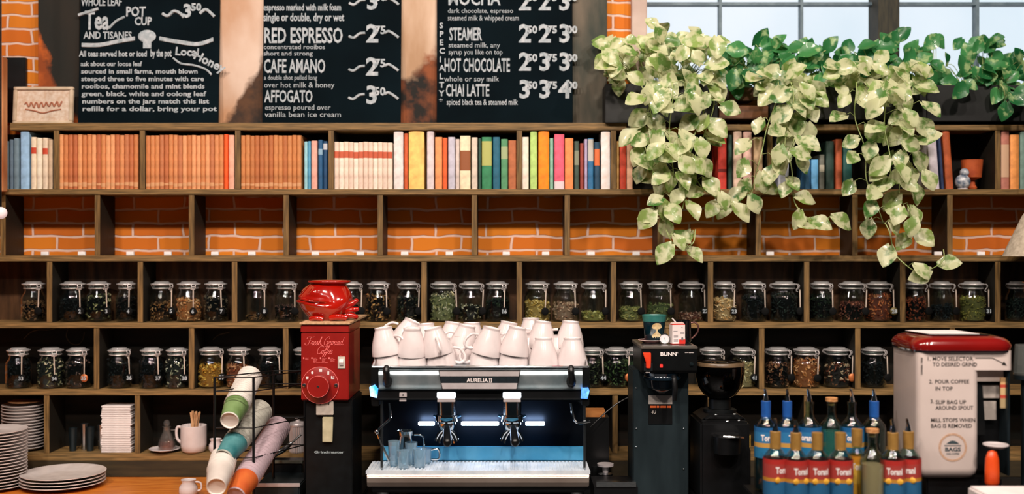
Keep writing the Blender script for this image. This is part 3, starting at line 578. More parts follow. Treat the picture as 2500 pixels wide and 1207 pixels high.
m.build('screw', steel, t)
m = MB()
for a, sh in ((150, 0), (122, 1), (88, 2), (56, 3), (32, 4)):
    a = math.radians(a); c = (dc[0] + .0505 * math.cos(a), dc[1] + .0505 * math.sin(a))
    if sh == 0: m.prism([(-.004, -.004), (.003, -.004), (.004, .005), (-.005, .005)], -.0048, -.0042, 'y', T((c[0], 0, c[1])))
    elif sh == 1: m.prism([(-.003, -.004), (.003, -.004), (.004, .003), (0, .006), (-.004, .003)], -.0048, -.0042, 'y', T((c[0], 0, c[1])))
    elif sh == 2: m.box(c[0] - .005, c[0] + .005, -.0048, -.0042, c[1] - .004, c[1] + .006)
    elif sh == 3: m.box(c[0] - .003, c[0] + .003, -.0048, -.0042, c[1] - .005, c[1] + .006)
    else:
        m.box(c[0] - .005, c[0] - .001, -.0048, -.0042, c[1] - .005, c[1] + .005); m.box(c[0] - .001, c[0] + .006, -.0048, -.0042, c[1] - .005, c[1] - .001); m.box(c[0] + .001, c[0] + .006, -.0048, -.0042, c[1] + .001, c[1] + .004)
m.build('dial_marks', paper, t)
# script lettering
GL = {'F': ([[(-.3, 1.6), (-.2, 2.1), (.3, 2.2), (1.3, 2.15), (1.55, 2.3)], [(.75, 2.15), (.6, 1.2), (.45, .3), (.1, 0), (-.4, .15), (-.5, .5), (-.2, .6)], [(.2, 1.1), (.6, 1.15), (1.0, 1.2)]], 1.15),
      'r': ([[(0, .3), (.2, .95), (.25, 1.1), (.35, .9), (.6, .95), (.5, .6), (.45, .2), (.6, 0), (.8, .25)]], .78),
      'e': ([[(0, .45), (.35, .55), (.5, .8), (.3, 1), (.05, .7), (.05, .25), (.3, 0), (.65, .3)]], .62),
      's': ([[(0, .2), (.3, .95), (.35, 1.05), (.4, .7), (.55, .3), (.35, 0), (.1, .1)], [(.35, 0), (.7, .3)]], .68),
      'h': ([[(0, .3), (.35, 1.3), (.5, 2.1), (.35, 2.2), (.25, 1.6), (.12, 0)], [(.15, .5), (.4, .95), (.55, .85), (.52, .3), (.67, 0), (.9, .3)]], .9),
      'G': ([[(1.2, 1.7), (1.1, 2.15), (.7, 2.2), (.2, 1.6), (0, .7), (.3, 0), (.8, .2), (1.0, .9)], [(.6, .9), (1.1, .95), (.95, .1), (.6, -.5), (0, -.4), (-.4, -.1)]], 1.25),
      'o': ([[(.45, .95), (.15, .85), (.05, .4), (.25, 0), (.5, .3), (.5, .8), (.4, .95), (.6, .8), (.8, .85)]], .75),
      'u': ([[(0, .6), (.15, 1), (.1, .4), (.25, 0), (.5, .3), (.6, 1)], [(.6, 1), (.55, .3), (.7, 0), (.85, .3)]], .85),
      'n': ([[(0, .6), (.15, 1), (.12, 0)], [(.12, .5), (.35, .95), (.5, .85), (.48, .3), (.62, 0), (.8, .3)]], .8),
      'd': ([[(.5, .85), (.25, 1), (.05, .5), (.2, 0), (.45, .3), (.6, 1.2), (.7, 2.1)], [(.62, 1.2), (.53, .4), (.68, 0), (.9, .3)]], .9),
      'C': ([[(1.2, 1.7), (1.1, 2.15), (.6, 2.1), (.1, 1.5), (-.05, .7), (.2, .05), (.7, 0), (1.15, .5)]], 1.1),
      'f': ([[(0, .2), (.35, 1.2), (.5, 2), (.4, 2.2), (.28, 1.6), (.12, 0), (.0, -.8), (-.15, -.75), (.05, -.1), (.5, .35)]], .52), ' ': ([], .6)}
def script(m, s, x, z, u, y, r, sh=.28):
    for c in s:
        st, ad = GL[c]
        for q in st: m.tube([(x + (p[0] + p[1] * sh) * u, y, z + p[1] * u) for p in cat([(a, b, 0) for a, b in q], 5)], r, 5)
        x += ad * u
m = MB(); script(m, 'Fresh Ground', px(748), pz(843), .0125, -.0006, .0007); script(m, 'Coffee', px(774), pz(864), .0125, -.0006, .0007); m.build('script_lettering', pink, t)
m = MB()
for i, (a, s_) in enumerate(((743, 'SELECT\nGRIND'), (763, 'PLACE\nBAG ON\nSPOUT'), (784, 'PULL BAG\nUNDER\nSPOUT'), (805, 'TURN\nFULL BAG\nSWITCH'))):
    m.box(px(a - 3), px(a), -.0008, .0002, pz(877), pz(873))
    for j, l in enumerate(s_.split('\n')): m.text(l, .0026, T((px(a + 2), -.0004, pz(876 + j * 3.4))), bold=.02)
m.text('MILL STOPS WHEN EMPTY', .0022, T((px(765), -.0004, pz(887.5))), width=36 * k_, bold=.03); m.text('ON', .002, T((px(830), -.0004, pz(870))), bold=.03)
m.build('printed_instructions', pink, t)
m = MB(); m.box(px(825), px(843), -.004, 0, pz(900), pz(871)); sw = m.build('switch_plate', mat('cream_plastic', '#b5a99c', '#cabfb2', rough=.5), t, bevel=.0008)
m = MB(); m.prism([(-.004, -.011), (-.010, .001), (-.006, .011), (0, .011), (0, -.011)], px(829) , px(839), 'x', T((0, -.003, pz(885)))); m.build('switch_rocker', paper, sw, bevel=.0006)
m = MB(); m.box(px(771), px(813), .004, .03, pz(1015), pz(980)); m.build('spout_plate', mat('cream_spout', '#b8ada0', '#cfc5b8', rough=.5), t, bevel=.002)
m = MB(); m.cyl(.0025, 0, .003, 10, T((px(782), .004, pz(987))) @ R(90, 'X')); m.cyl(.0025, 0, .003, 10, T((px(802), .004, pz(987))) @ R(90, 'X')); m.build('spout_screw', black, t)
m = MB(); m.prism([(px(786), pz(1020)), (px(812), pz(1020)), (px(810), pz(1082)), (px(786), pz(1082))], .008, .02, 'y'); m.build('bag_chute', mat('cream_chute', '#a9a080', '#cbc2a0', rough=.5), t, bevel=.002)
m = MB(); m.text('Grindmaster', .008, T((px(764), .0195, pz(1110))), width=74 * k_, bold=.03); m.build('column_lettering', mat('dim_print', '#8f9a9c', rough=.6), t)
o = MB().box(X(735, Yf) - .004, X(853, Yf) + .003, Yf - .008, -.07, CZ + zt_ + .0005, CZ + zt_ + .0075).build('wooden_board', mat('light_board', '#b08a62', '#cfa983', rough=.6, scale=10, stretch=(8, 1, 1)), bevel=.001)
tag(o, 'thin wooden board lying on top of the red coffee grinder', 'board'); ztop = CZ + zt_ + .008
# frog pot
Yp = -.37; kp = K(Yp); t = thing('frog_planter', 'glossy red ceramic pot shaped like a wide-mouthed frog, on the red grinder', 'pot', (X(800, Yp), Yp, ztop))
m = MB(); H = (787 - 697) * kp; Rr = .088; n = 64; vs = []; fs = []; rows_ = 34
def frog(u, v):
    """u angle about the vertical, v height 0..1 -> point on the glazed body"""
    r = Rr * (math.sin(PI * min(1, (v * .70 + .15))) ** .55)
    x, y, z = r * math.cos(u) * 1.02, r * math.sin(u) * .86, v * H
    # blunt snout to the left front, its mouth line pressed in
    s = max(0, math.cos(u - math.radians(212))); x -= .016 * s ** 2 * math.exp(-((v - .52) / .3) ** 2)
    vm = .56 - .13 * (1 - s) - .04 * math.sin((u - math.radians(212)) * 2)
    if s > .25:
        g = min(1, (s - .25) / .3); dz = v - vm
        k = 1 - .11 * g * math.exp(-(dz / .028) ** 2) + .05 * g * (math.exp(-((dz - .07) / .045) ** 2) + .8 * math.exp(-((dz + .07) / .045) ** 2)); x *= k; y *= k
    for (ue, ve, am, wd) in ((248, .80, .16, .15), (176, .82, .12, .14), (292, .30, .20, .30), (318, .55, .10, .2), (272, .52, -.05, .12)):
        du = (math.degrees(u) - ue + 180) % 360 - 180; e = math.exp(-((du / 57.3) / (wd * 1.3)) ** 2 - ((v - ve) / wd) ** 2); x *= 1 + am * e; y *= 1 + am * e
    return x, y, z
for j in range(rows_ + 1):
    for i in range(n): vs.append(frog(2 * PI * i / n, j / rows_))
for j in range(rows_):
    for i in range(n): a = j * n + i; b = j * n + (i + 1) % n; fs.append((a, b, b + n, a + n))
fs.append(tuple(range(n))[::-1]); m.add(vs, fs); frog_red = mat('glossy_red_glaze', '#900e06', '#ad190a', rough=.12, coat=1, scale=6)
m.build('body', frog_red, t, smooth=80)
m = MB(); q = 1.0; m.lathe([(.056, H - .010), (.062, H - .004), (.068, H - .001), (.075, H + .002), (.0765, H + .006), (.073, H + .009), (.064, H + .007), (.056, H - .001), (.050, H - .02), (0, H - .025)], 48, T((.006, 0, 0)), sy=.88); m.build('rim', frog_red, t, smooth=70)
m = MB()
for a, l in ((-.012, .03), (.0, .045), (.013, .03)):
    m.tube(cat([(.07, -.03, .03 + a * 1.2), (.09, -.034, .036 + a * 1.6), (.105 + l * .25, -.03, .04 + a * 2.6)], 5), [.014, .013, .012, .012, .011, .011, .010, .010, .009, .008, .004], 10)
for dv, rr_ in ((.035, .0055), (-.045, .0048)):
    L9 = []
    for q in range(0, 13): u = math.radians(168 + q * 8.5); L9.append(Vector(frog(u, .50 + dv * math.sin(PI * q / 12) + .05 * math.cos((q - 5) / 3.2))) * 1.0)
    m.tube(cat(L9, 3), [rr_ * max(.25, math.sin(PI * min(1, (i + 2) / 40))) for i in range(37)], 8)
m.tube(cat([(.02, -.062, .01), (.05, -.07, .014), (.075, -.062, .01)], 4), .011, 10); m.tube(cat([(-.05, -.055, .006), (-.03, -.068, .01), (-.005, -.066, .006)], 4), .009, 10)
m.build('foot', frog_red, t, smooth=70)
# ================================================================== ESPRESSO MACHINE
Yf = -.60; k_ = K(Yf)
t = thing('espresso_machine', 'wide two-group chrome espresso machine with blue lights, stacked with white cups', 'coffee machine', (X(1172, Yf), Yf, CZ))
def px(a, Y=Yf): return (a - 1250) * K(Y) - t.location.x
def pz(b, Y=Yf): return Z(b, Y) - CZ
def py(Y): return Y - Yf
L_, R_ = px(905), px(1440); zT = pz(897)
m = MB(); m.box(L_ + .012, R_ - .012, .012, .46, zT - .006, zT - .002); m.build('cup_tray', steel, t, bevel=.001)
m = MB(); e = .006
m.tube(cat([(L_ + e, .0, zT + .002), (L_ + e + .006, .10, zT + .03), (L_ + .03, .44, zT + .034)], 4), .004, 8); m.tube(cat([(R_ - e, .0, zT + .002), (R_ - e - .004, .10, zT + .03), (R_ - .03, .44, zT + .034)], 4), .004, 8); m.tube([(L_ + .03, .44, zT + .034), (R_ - .03, .44, zT + .034)], .004, 8)
m.tube([(L_ + e, 0, zT + .001), (R_ - e, 0, zT + .001)], .0035, 8); m.build('cup_rail', chrome, t)
m = MB(); a, b = zT, pz(951); hh = a - b
pr = [(.10, a)] + [(.045 * (1 - math.sin(q * PI / 16)), a - .030 * (1 - math.cos(q * PI / 16))) for q in range(0, 9)] + [(.002 + .010 * (q / 6) ** 1.5, a - .030 - (hh - .030) * q / 6) for q in range(1, 7)] + [(.10, b)]
m.prism(pr[::-1], px(924), px(1422), 'x'); m.build('front_fascia', mat('polished_fascia', '#9fb2ba', '#cfdade', rough=.42, metal=.85, scale=14), t, smooth=50)
for s_, a_, b_ in ((0, 905, 924), (1, 1422, 1440)):
    m = MB(); m.prism([(.0, a), (.005, b - .02), (.02, b - .06), (.46, b - .06), (.46, a)], px(a_), px(b_), 'x'); m.build('side_panel', blackm, t, bevel=.003)
m = MB(); m.box(px(924), px(1422), .10, .46, b, a - .007); m.box(px(908), px(1437), .004, .45, pz(979), b - .0005); m.box(px(930), px(1425), py(-.30), .46, .09, pz(979)); m.build('body', black, t, bevel=.002)
m = MB(); m.box(px(921), px(1418), -.001, .01, pz(953.5), pz(951.5)); m.box(px(921), px(1418), -.001, .006, pz(977), pz(975.8)); m.build('trim_strip', chrome, t)
# name plate
pl = [(px(1071), pz(904)), (px(1271), pz(904)), (px(1262), pz(951)), (px(1080), pz(951))]
m = MB(); m.prism(pl, -.0165, .03, 'y'); m.build('plate_edge', black, t)
def strip(z0, z1, mt, nm, y, ins=2):
    f = lambda z, l: pl[0][0] + (pl[3][0] - pl[0][0]) * ((904 - z) / (904 - 951)) if l else pl[1][0] + (pl[2][0] - pl[1][0]) * ((904 - z) / (904 - 951))
    m = MB(); i = ins * k_; m.prism([(f(z0, 1) + i, pz(z0)), (f(z0, 0) - i, pz(z0)), (f(z1, 0) - i, pz(z1)), (f(z1, 1) + i, pz(z1))], y, -.016, 'y'); return m.build(nm, mt, t)
satin = mat('satin_silver', '#c9bfbf', '#ddd5d5', rough=.42, metal=.5)
strip(906, 917.5, satin, 'plate_stripe', -.0185); strip(934.5, 948.5, satin, 'plate_stripe', -.0185); strip(917.5, 934.5, mat('plate_black', '#10171b', '#182228', rough=.4, scale=200), 'plate_stripe', -.0175)
m = MB(); m.text('AURELIA', 9.5 * k_, T((px(1140), -.0180, pz(932))), width=52 * k_, bold=.02)
for a_ in (1195, 1199): m.box(px(a_), px(a_ + 1.6), -.0184, -.0172, pz(932), pz(923))
m.box(px(1193.5), px(1202), -.0184, -.0172, pz(924), pz(922.6)); m.box(px(1193.5), px(1202), -.0184, -.0172, pz(933), pz(931.6)); m.build('lettering', paper, t)
for a_ in (947, 1394):   # steam levers
    m = MB(); m.tube(cat([(px(a_ - 1), -.028, pz(897)), (px(a_ - 1), -.034, pz(905)), (px(a_), -.026, pz(920)), (px(a_), -.016, pz(938))], 6), [.0085] + [.0105] * 5 + [.0115] * 6 + [.013] * 5 + [.012, .009], 14); m.ball(.0105, (px(a_ - 1), -.028, pz(897)), 14); m.ball(.0165, (px(a_), -.012, pz(931)), 16, (1, .8, 1.35)); m.build('steam_lever', black, t)
whiteL = mat('white_display_light', '#eef6ff', emit=2.6); blueL = mat('blue_side_light', '#1f55c8', '#6fb4f4', emit=1.6, scale=40)
for a_, b_ in ((1067, 1112), (1228, 1272)):
    MB().box(px(a_), px(b_), -.001, .006, pz(973), pz(958.5)).build('display', whiteL, t, bevel=.002)
    MB().box(px(a_) + .001, px(b_) - .001, -.002, .02, pz(982.5), pz(974)).build('button', satin, t, bevel=.001)
m = MB(); m.box(px(975), px(993), 0, .006, pz(970.5), pz(959.5)); bt = m.build('water_button', satin, t, bevel=.001)
m = MB(); m.cyl(.0022, 0, .001, 12, T((px(984), -.0002, pz(965.6))) @ R(90, 'X')); m.prism([(-.002, 0), (.002, 0), (0, .0045)], -.0012, -.0002, 'y', T((px(984), 0, pz(965)))); m.build('drop_symbol', black, bt)
MB().box(px(975), px(992), -.001, .01, pz(981), pz(974.5)).build('button', satin, t, bevel=.001)
MB().prism([(px(902), pz(946)), (px(915), pz(940)), (px(923), pz(950)), (px(920), pz(972)), (px(905), pz(968))], -.004, .03, 'y').build('side_light', mat('pale_blue_light', '#2f8fd8', '#c9e6ff', emit=1.9, scale=30), t)
MB().prism([(px(1420), pz(948)), (px(1436), pz(947)), (px(1439), pz(955)), (px(1434), pz(974)), (px(1418), pz(973))], -.004, .03, 'y').build('side_light', blueL, t)
# workspace: under-lights, group heads, portafilters, splash, drip tray
barL = mat('work_light', '#c4dcff', emit=24); Yg = -.40
for a_, b_ in ((1021, 1061), (1126, 1218), (1283, 1330)):
    MB().box(px(a_, Yg), px(b_, Yg), py(Yg), py(Yg) + .012, pz(1040, Yg), pz(1031, Yg)).build('work_light', barL, t, bevel=.002)
bl = mat('blue_steel', '#3f9ccc', '#62b4de', rough=.4, metal=.35, scale=8)
for i, c in enumerate((1091, 1250)):
    Yg = -.50; m = MB(); cx = px(c, Yg); y_ = py(Yg)
    m.lathe([(0, pz(980, Yg)), (.033, pz(980, Yg)), (.033, pz(1012, Yg)), (.038, pz(1014, Yg)), (.038, pz(1028, Yg)), (.030, pz(1032, Yg)), (0, pz(1032, Yg))], 28, T((cx, y_, 0))); g_ = m.build('group_head', chrome, t)
    m = MB(); m.lathe([(0, pz(1048, Yg)), (.026, pz(1048, Yg)), (.031, pz(1040, Yg)), (.031, pz(1032, Yg)), (0, pz(1032, Yg))], 28, T((cx, y_, 0))); m.tube([(cx, y_ - .03, pz(1037, Yg)), (cx, y_ - .05, pz(1038, Yg))], .006, 8); pf = m.build('portafilter', chrome, t)
    m = MB(); m.tube([(cx + .004, y_ - .05, pz(1038, Yg)), (cx + .006, y_ - .09, pz(1044, Yg)), (cx + .010, y_ - .14, pz(1062, Yg))], [.010, .013, .0155], 14); m.ball(.0155, (cx + .010, y_ - .14, pz(1062, Yg)), 14); m.build('handle', black, pf)
    m = MB()
    for s_ in (-1, 1):
        for o_ in (0, .012): m.tube(cat([(cx + s_ * (.002 + o_), y_ - .004, pz(1050, Yg)), (cx + s_ * (.014 + o_), y_ - .004, pz(1058, Yg)), (cx + s_ * (.024 + o_ * .9), y_ - .004, pz(1072, Yg) + o_ * .3), (cx + s_ * (.027 + o_ * .9), y_ - .004, pz(1082, Yg) + o_ * .6)], 5), .005, 8)
    m.build('spout', chrome, pf)
    m = MB(); m.tube(cat([(cx - .045, y_ + .02, pz(1018, Yg)), (cx, y_ - .045, pz(1021, Yg)), (cx + .045, y_ + .02, pz(1018, Yg))], 6), .0045, 8); m.build('collar', bl, g_)
Yb_ = -.43; zd = pz(1150)
MB().box(px(930, Yb_), px(1428, Yb_), py(Yb_), py(Yb_) + .012, zd, pz(1091, Yb_)).build('splash_panel', bl, t, bevel=.002)
MB().box(px(932, -.34), px(1425, -.34), py(-.34), py(-.34) + .01, zd, pz(979)).build('rear_panel', mat('rear_panel_dark', '#10161f', '#1a222c', rough=.3, metal=.6, scale=5), t)
m = MB(); m.box(px(893), px(1441), 0, py(Yb_), zd - .012, zd - .003)
for i in range(60): x = px(900) + (px(1434) - px(900)) * i / 59; m.box(x - .0026, x + .0026, .012, py(Yb_) - .006, zd - .003, zd)
m.box(px(893), px(1441), 0, .01, zd - .003, zd); m.build('drip_grate', mat('grate_steel', '#c9d3dc', '#e5eaee', rough=.35, metal=.15), t)
m = MB(); m.prism([(0, zd - .012), (-.006, zd - .020), (-.006, pz(1178)), (.004, pz(1190)), (.20, pz(1190)), (.20, zd - .012)], px(896), px(1438), 'x'); m.build('drip_tray_front', mat('champagne_steel', '#a8968a', '#c2b2a6', rough=.3, metal=.75, scale=5), t, bevel=.002)
m = MB(); m.box(px(905), px(1430), .02, .45, .07, pz(1190)); m.build('base', black, t, bevel=.004)
for a_ in (930, 1410):
    for y_ in (.06, .38): MB().cyl(.02, 0, .071, 20, T((px(a_), y_, 0)), .026).build('foot', steel, t)
for a_ in (930, 1428): MB().box(px(a_ - 3), px(a_ + 3), .02, .03, zd, pz(979)).build('upright', steel, t, bevel=.001)
m = MB(); Y2 = -.56; m.tube(cat([(px(950, Y2), py(Y2), pz(985, Y2)), (px(954, Y2), py(Y2) - .01, pz(1018, Y2)), (px(940, Y2), py(Y2) - .015, pz(1034, Y2)), (px(925, Y2), py(Y2) - .02, pz(1050, Y2)), (px(930, Y2), py(Y2) - .02, pz(1075, Y2)), (px(950, Y2), py(Y2), pz(1125, Y2))], 6), .0045, 10); m.ball(.009, (px(922, Y2), py(Y2) - .02, pz(1053, Y2)), 14); m.build('steam_wand', chrome, t)
m = MB(); m.tube(cat([(px(1394, Y2), py(Y2), pz(985, Y2)), (px(1398, Y2), py(Y2) - .01, pz(1010, Y2)), (px(1408, Y2), py(Y2) - .02, pz(1030, Y2)), (px(1440, Y2), py(Y2) - .03, pz(1026, Y2))], 6), .0045, 10); m.build('steam_wand', chrome, t)
# spare portafilter and glassware standing on the drip grate
zg = CZ + zd
def loc_(a, Y): return (X(a, Y), Y, zg + .0005)
def shot(label, a, Y, h, r=.022, rz=0):
    m = MB(); m.lathe([(0, 0), (r * .72, 0), (r * .8, .003), (r, h), (r - .002, h), (r * .74, .006), (0, .006)], 24); o = m.build('shot_glass', glass('thick_glass', '#d8ecf4', dif=.16, refl=2.6, difcol='#c8e4f4'), smooth=50); o.location = loc_(a, Y); tag(o, label, 'glass', 'glassware on the drip tray')
shot('tall shot glass nearest the left steam wand on the drip tray', 962, -.52, .085, .021); shot('small shot glass second from left on the drip tray', 985, -.56, .06); shot('shot glass in the middle of the drip tray glassware', 1004, -.49, .075); shot('rightmost shot glass of the drip tray glassware', 1025, -.54, .062, .023)
t2 = thing('milk_pitcher', 'small round steel milk pitcher behind the shot glasses', 'pitcher', loc_(990, -.46))
m = MB(); m.lathe([(0, 0), (.034, 0), (.038, .01), (.036, .05), (.026, .09), (.031, .11), (.029, .11), (.024, .09), (.03, .05), (0, .012)], 28); m.build('body', chrome, t2)
m = MB(); m.tube(cat([(.03, 0, .095), (.06, 0, .09), (.062, 0, .05), (.036, 0, .03)], 5), .004, 8); m.build('handle', chrome, t2)
t2 = thing('measuring_cup', 'small glass measuring cup with square handle beside the milk pitcher', 'cup', loc_(1035, -.47))
m = MB(); m.lathe([(0, 0), (.024, 0), (.027, .05), (.025, .05), (.022, .004), (0, .004)], 24); m.build('bowl', glass('thick_glass'), t2)
m = MB(); m.tube(cat([(.026, 0, .045), (.05, 0, .047), (.052, 0, .015), (.026, 0, .012)], 4), .0035, 8); m.build('handle', chrome, t2)
# ------------------------------------------------------------------ the white cups
def cup_proto():
    t = thing('coffee_cup', 'cup', 'cup'); R0, H = .0505, .094     # upside down: rim at z=0, foot at the top
    pr = [(R0 - .0022, .0005), (R0, 0), (R0 + .0002, .004), (R0 - .0008, .018), (R0 - .0055, .042), (R0 - .0140, .068), (R0 - .0205, .0855), (R0 - .021, .0875), (R0 - .0205, .0895), (R0 - .020, H), (R0 - .0225, H), (R0 - .024, .0905), (0, .0895)]
    inn = [(R0 - .0022, .0005), (R0 - .003, .004), (R0 - .004, .018), (R0 - .009, .042), (R0 - .0172, .066), (R0 - .025, .082), (0, .085)]
    m = MB(); m.lathe(pr, 40); m.lathe(inn[::-1], 40); m.build('bowl', white, t, smooth=45)
    c = cat([(R0 - .003, 0, .014), (R0 + .014, 0, .010), (R0 + .030, 0, .020), (R0 + .030, 0, .038), (R0 + .014, 0, .058), (R0 - .008, 0, .062)], 5)
    m = MB(); m.tube(c, .0048, 12); o = m.build('handle', white, t, smooth=70)
    return Proto(t)
CP = cup_proto(); zc = CZ + zT
# (px centre, Y, height of the rim above the tray, handle angle, lean right, lean forward, label)
CU = [(948, -.515, 0, -5, 0, 0, 'upside-down white cup at the left end of the lower tier'), (1008, -.525, 0, 160, 0, 0, 'upside-down white cup, second in the front of the lower tier'), (1078, -.525, 0, -10, 0, 0, 'upside-down white cup with handle out to the right, lower tier under the tilted pair'),
      (1182, -.515, 0, 190, 0, 0, 'upside-down white cup with a handle curling left on the lower tier'), (1253, -.525, 0, 100, 0, 0, 'upside-down white cup, lower tier below the cup leaning left in the middle right'), (1327, -.53, 0, 95, 0, 0, 'fully visible upside-down white cup, second from the right end in front'), (1397, -.53, 0, 90, 0, 0, 'fully visible upside-down white cup at the right end in front'),
      (1128, -.44, 0, 60, 0, 0, 'white cup standing behind the gap in the lower tier'), (978, -.41, 0, 90, 0, 0, 'white cup in the back of the lower tier behind the first two'), (1048, -.41, 0, 90, 0, 0, 'white cup in the back of the lower tier, hidden by the tallest pair'), (1215, -.42, 0, 100, 0, 0, 'white cup in the back of the lower tier behind the middle'), (1290, -.42, 0, 170, 0, 0, 'white cup back of the lower tier, its handle in the dark gap'), (1362, -.42, 0, 170, 0, 0, 'white cup back of the lower tier between the two right end cups'),
      (945, -.52, .036, -28, -8, 2, 'white cup tilted left on the upper tier at the left end, handle facing front right'), (1006, -.528, .034, 110, 1, 7, 'white cup on the upper tier with a small dark mark on its foot'), (1072, -.53, .037, -80, -13, 2, 'white cup on the upper tier with its handle pointing straight at the viewer'),
      (1127, -.43, .038, 200, 12, 2, 'white cup on the upper tier behind, handle up to its left'), (1186, -.522, .037, 195, 13, 2, 'white cup tilted right on the upper tier, handle to its left'), (1254, -.53, .037, 165, 9, 1, 'smooth white cup tilted right on the upper tier, right of the middle'),
      (1320, -.43, .050, 170, 5, 0, 'white cup of the upper tier behind the second cup from the right'), (1390, -.43, .050, 170, 3, 0, 'white cup of the upper tier behind the right end cup'),
      (982, -.40, .058, 185, 24, 0, 'white cup tipped far over at the top left of the pile with its handle up'), (1044, -.40, .040, 90, -4, 0, 'white cup peeking out behind the upper tier, third group from left'), (1098, -.36, .042, 95, 8, 0, 'white cup at the very back between two tilted cups'), (1152, -.36, .040, 95, 0, 0, 'white cup at the very back left of the middle'), (1232, -.40, .046, 185, 10, 0, 'white cup at the back of the upper tier, handle showing in a gap'), (1297, -.36, .056, 185, 0, 0, 'white cup at the back with its foot above the two right pairs')]
for a, Y, h, hr, lx, lf, lb in CU:
    rot = (Matrix.Rotation(math.radians(lx), 3, 'Y') @ Matrix.Rotation(math.radians(lf), 3, 'X') @ Matrix.Rotation(math.radians(hr), 3, 'Z')).to_euler()
    CP.put((X(a, Y), Y, zc + h - .0015), rot, lb, 'white coffee cups piled on the espresso machine')
# ================================================================== COFFEE BREWER AND WHAT STANDS ON IT
Yf = -.50; k_ = K(Yf)
t = thing('coffee_brewer', 'black and steel filter coffee brewer reading BUNN, red lever at its left', 'coffee machine', (X(1633, Yf), Yf, CZ))
px = lambda a, Y=Yf: (a - 1250) * K(Y) - X(1633, -.50)
pz = lambda b, Y=Yf: Z(b, Y) - CZ
MB().box(px(1564), px(1703), -.002, .27, pz(853), pz(846)).build('top_plate', mat('warm_steel', '#8d857c', '#b3a99d', rough=.3, metal=.8, scale=12), t, bevel=.0012)
m = MB(); m.box(px(1571), px(1697), .012, .26, pz(846), pz(846) + .0015); m.build('top_rim', steel, t)
m = MB(); m.prism([(0, pz(853) - .0005), (0, pz(905)), (.008, pz(912)), (.26, pz(912)), (.26, pz(853) - .0005)], px(1566), px(1702), 'x'); m.build('head', mat('black_brewer_plastic', '#060708', '#0a0c0d', rough=.3), t, bevel=.0012)
m = MB(); m.text('BUNN', 8.6 * k_, T((px(1612), -.0004, pz(869))), width=39 * k_, bold=.035); m.tube([(px(1654) + .0014 * math.cos(a * PI / 6), -.0006, pz(862) + .0014 * math.sin(a * PI / 6)) for a in range(12)], .0003, 4, closed=True)
m.text('CW SERIES', .0026, T((px(1672), -.0004, pz(862.5))), width=22 * k_, bold=.02); m.text('ON', .004, T((px(1576), -.0004, pz(913 - 1.5))), width=11 * k_, bold=.03); m.build('lettering', paper, t)
m = MB(); m.prism([(px(1568), pz(861)), (px(1588), pz(861)), (px(1588), pz(880)), (px(1587), pz(899)), (px(1577), pz(899)), (px(1576), pz(884))], -.016, -.003, 'y'); m.build('lever', mat('orange_red_plastic', '#d6341a', '#e4502a', rough=.35), t, bevel=.0015)
m = MB(); m.box(px(1572), px(1577), -.004, 0, pz(906), pz(887)); m.box(px(1588), px(1593), -.004, 0, pz(906), pz(887)); m.box(px(1577), px(1588), -.004, 0, pz(906), pz(900)); m.build('lever_bracket', steel, t, bevel=.0005)
m = MB(); m.box(px(1611), px(1618), -.003, 0, pz(898), pz(890)); m.build('pilot_light', mat('red_pilot', '#e02a24', emit=.8), t, bevel=.001)
m = MB(); m.cyl(.0068, 0, .004, 20, T((px(1688), 0, pz(889.5))) @ R(90, 'X')); m.cyl(.003, .004, .009, 14, T((px(1688), 0, pz(889.5))) @ R(90, 'X')); m.build('knob', dsteel, t)
m = MB(); m.box(px(1545, -.40), px(1681, -.40), .10, .27, .02, pz(912)); m.build('column', mat('column_steel', '#1f2b30', '#2f3d42', rough=.45, metal=.5, scale=4, stretch=(3, 1, .6)), t, bevel=.004)
m = MB()
for a, b in ((1553, 948), (1553, 1047), (1669, 1047), (1669, 1146), (1553, 1092)): m.ball(.0035, (px(a, -.40), .0995, pz(b, -.40)), 10)
m.build('rivet', steel, t)
m = MB(); m.box(px(1583, -.40), px(1641, -.40), .0975, .1, pz(1036, -.40), pz(985, -.40)); st = m.build('warning_sticker', black, t)
m = MB(); m.box(px(1583, -.40), px(1641, -.40), .0968, .0975, pz(987, -.40), pz(966, -.40)); m.text('4U', .010, T((px(1590, -.40), .0968, pz(1010, -.40))), bold=.03); m.build('sticker_print', mat('grey_print', '#a8a09a', rough=.6), st)
m = MB()
for a, b in ((1587, 1601), (1603, 1609), (1612, 1626), (1628, 1638)): m.box(px(a, -.40), px(b, -.40), .0966, .0975, pz(996, -.40), pz(991, -.40))
m.build('sticker_band', mat('orange_print', '#c8501c', '#e0662a', rough=.6), st)
m = MB(); m.lathe([(0, pz(966)), (.012, pz(966)), (.03, pz(958)), (.052, pz(950)), (.060, pz(932)), (.0655, pz(930)), (.066, pz(924)), (.062, pz(921)), (.066, pz(914)), (0, pz(914))], 40, T((px(1622), .065, 0))); fn = m.build('brew_funnel', mat('smoky_black_plastic', '#0b1620', '#12212c', rough=.15, coat=1), t, smooth=50)
m = MB(); m.tube([(px(1645), .0, pz(920)), (px(1645), -.016, pz(925)), (px(1645), -.026, pz(950)), (px(1644), -.022, pz(976))], [.008, .0095, .009, .0075], 12); m.build('handle', black, fn)
MB().box(px(1545, -.4), px(1681, -.4), -.06, .27, 0, .02).build('base', black, t, bevel=.004)
zt2 = CZ + pz(846) + .0022
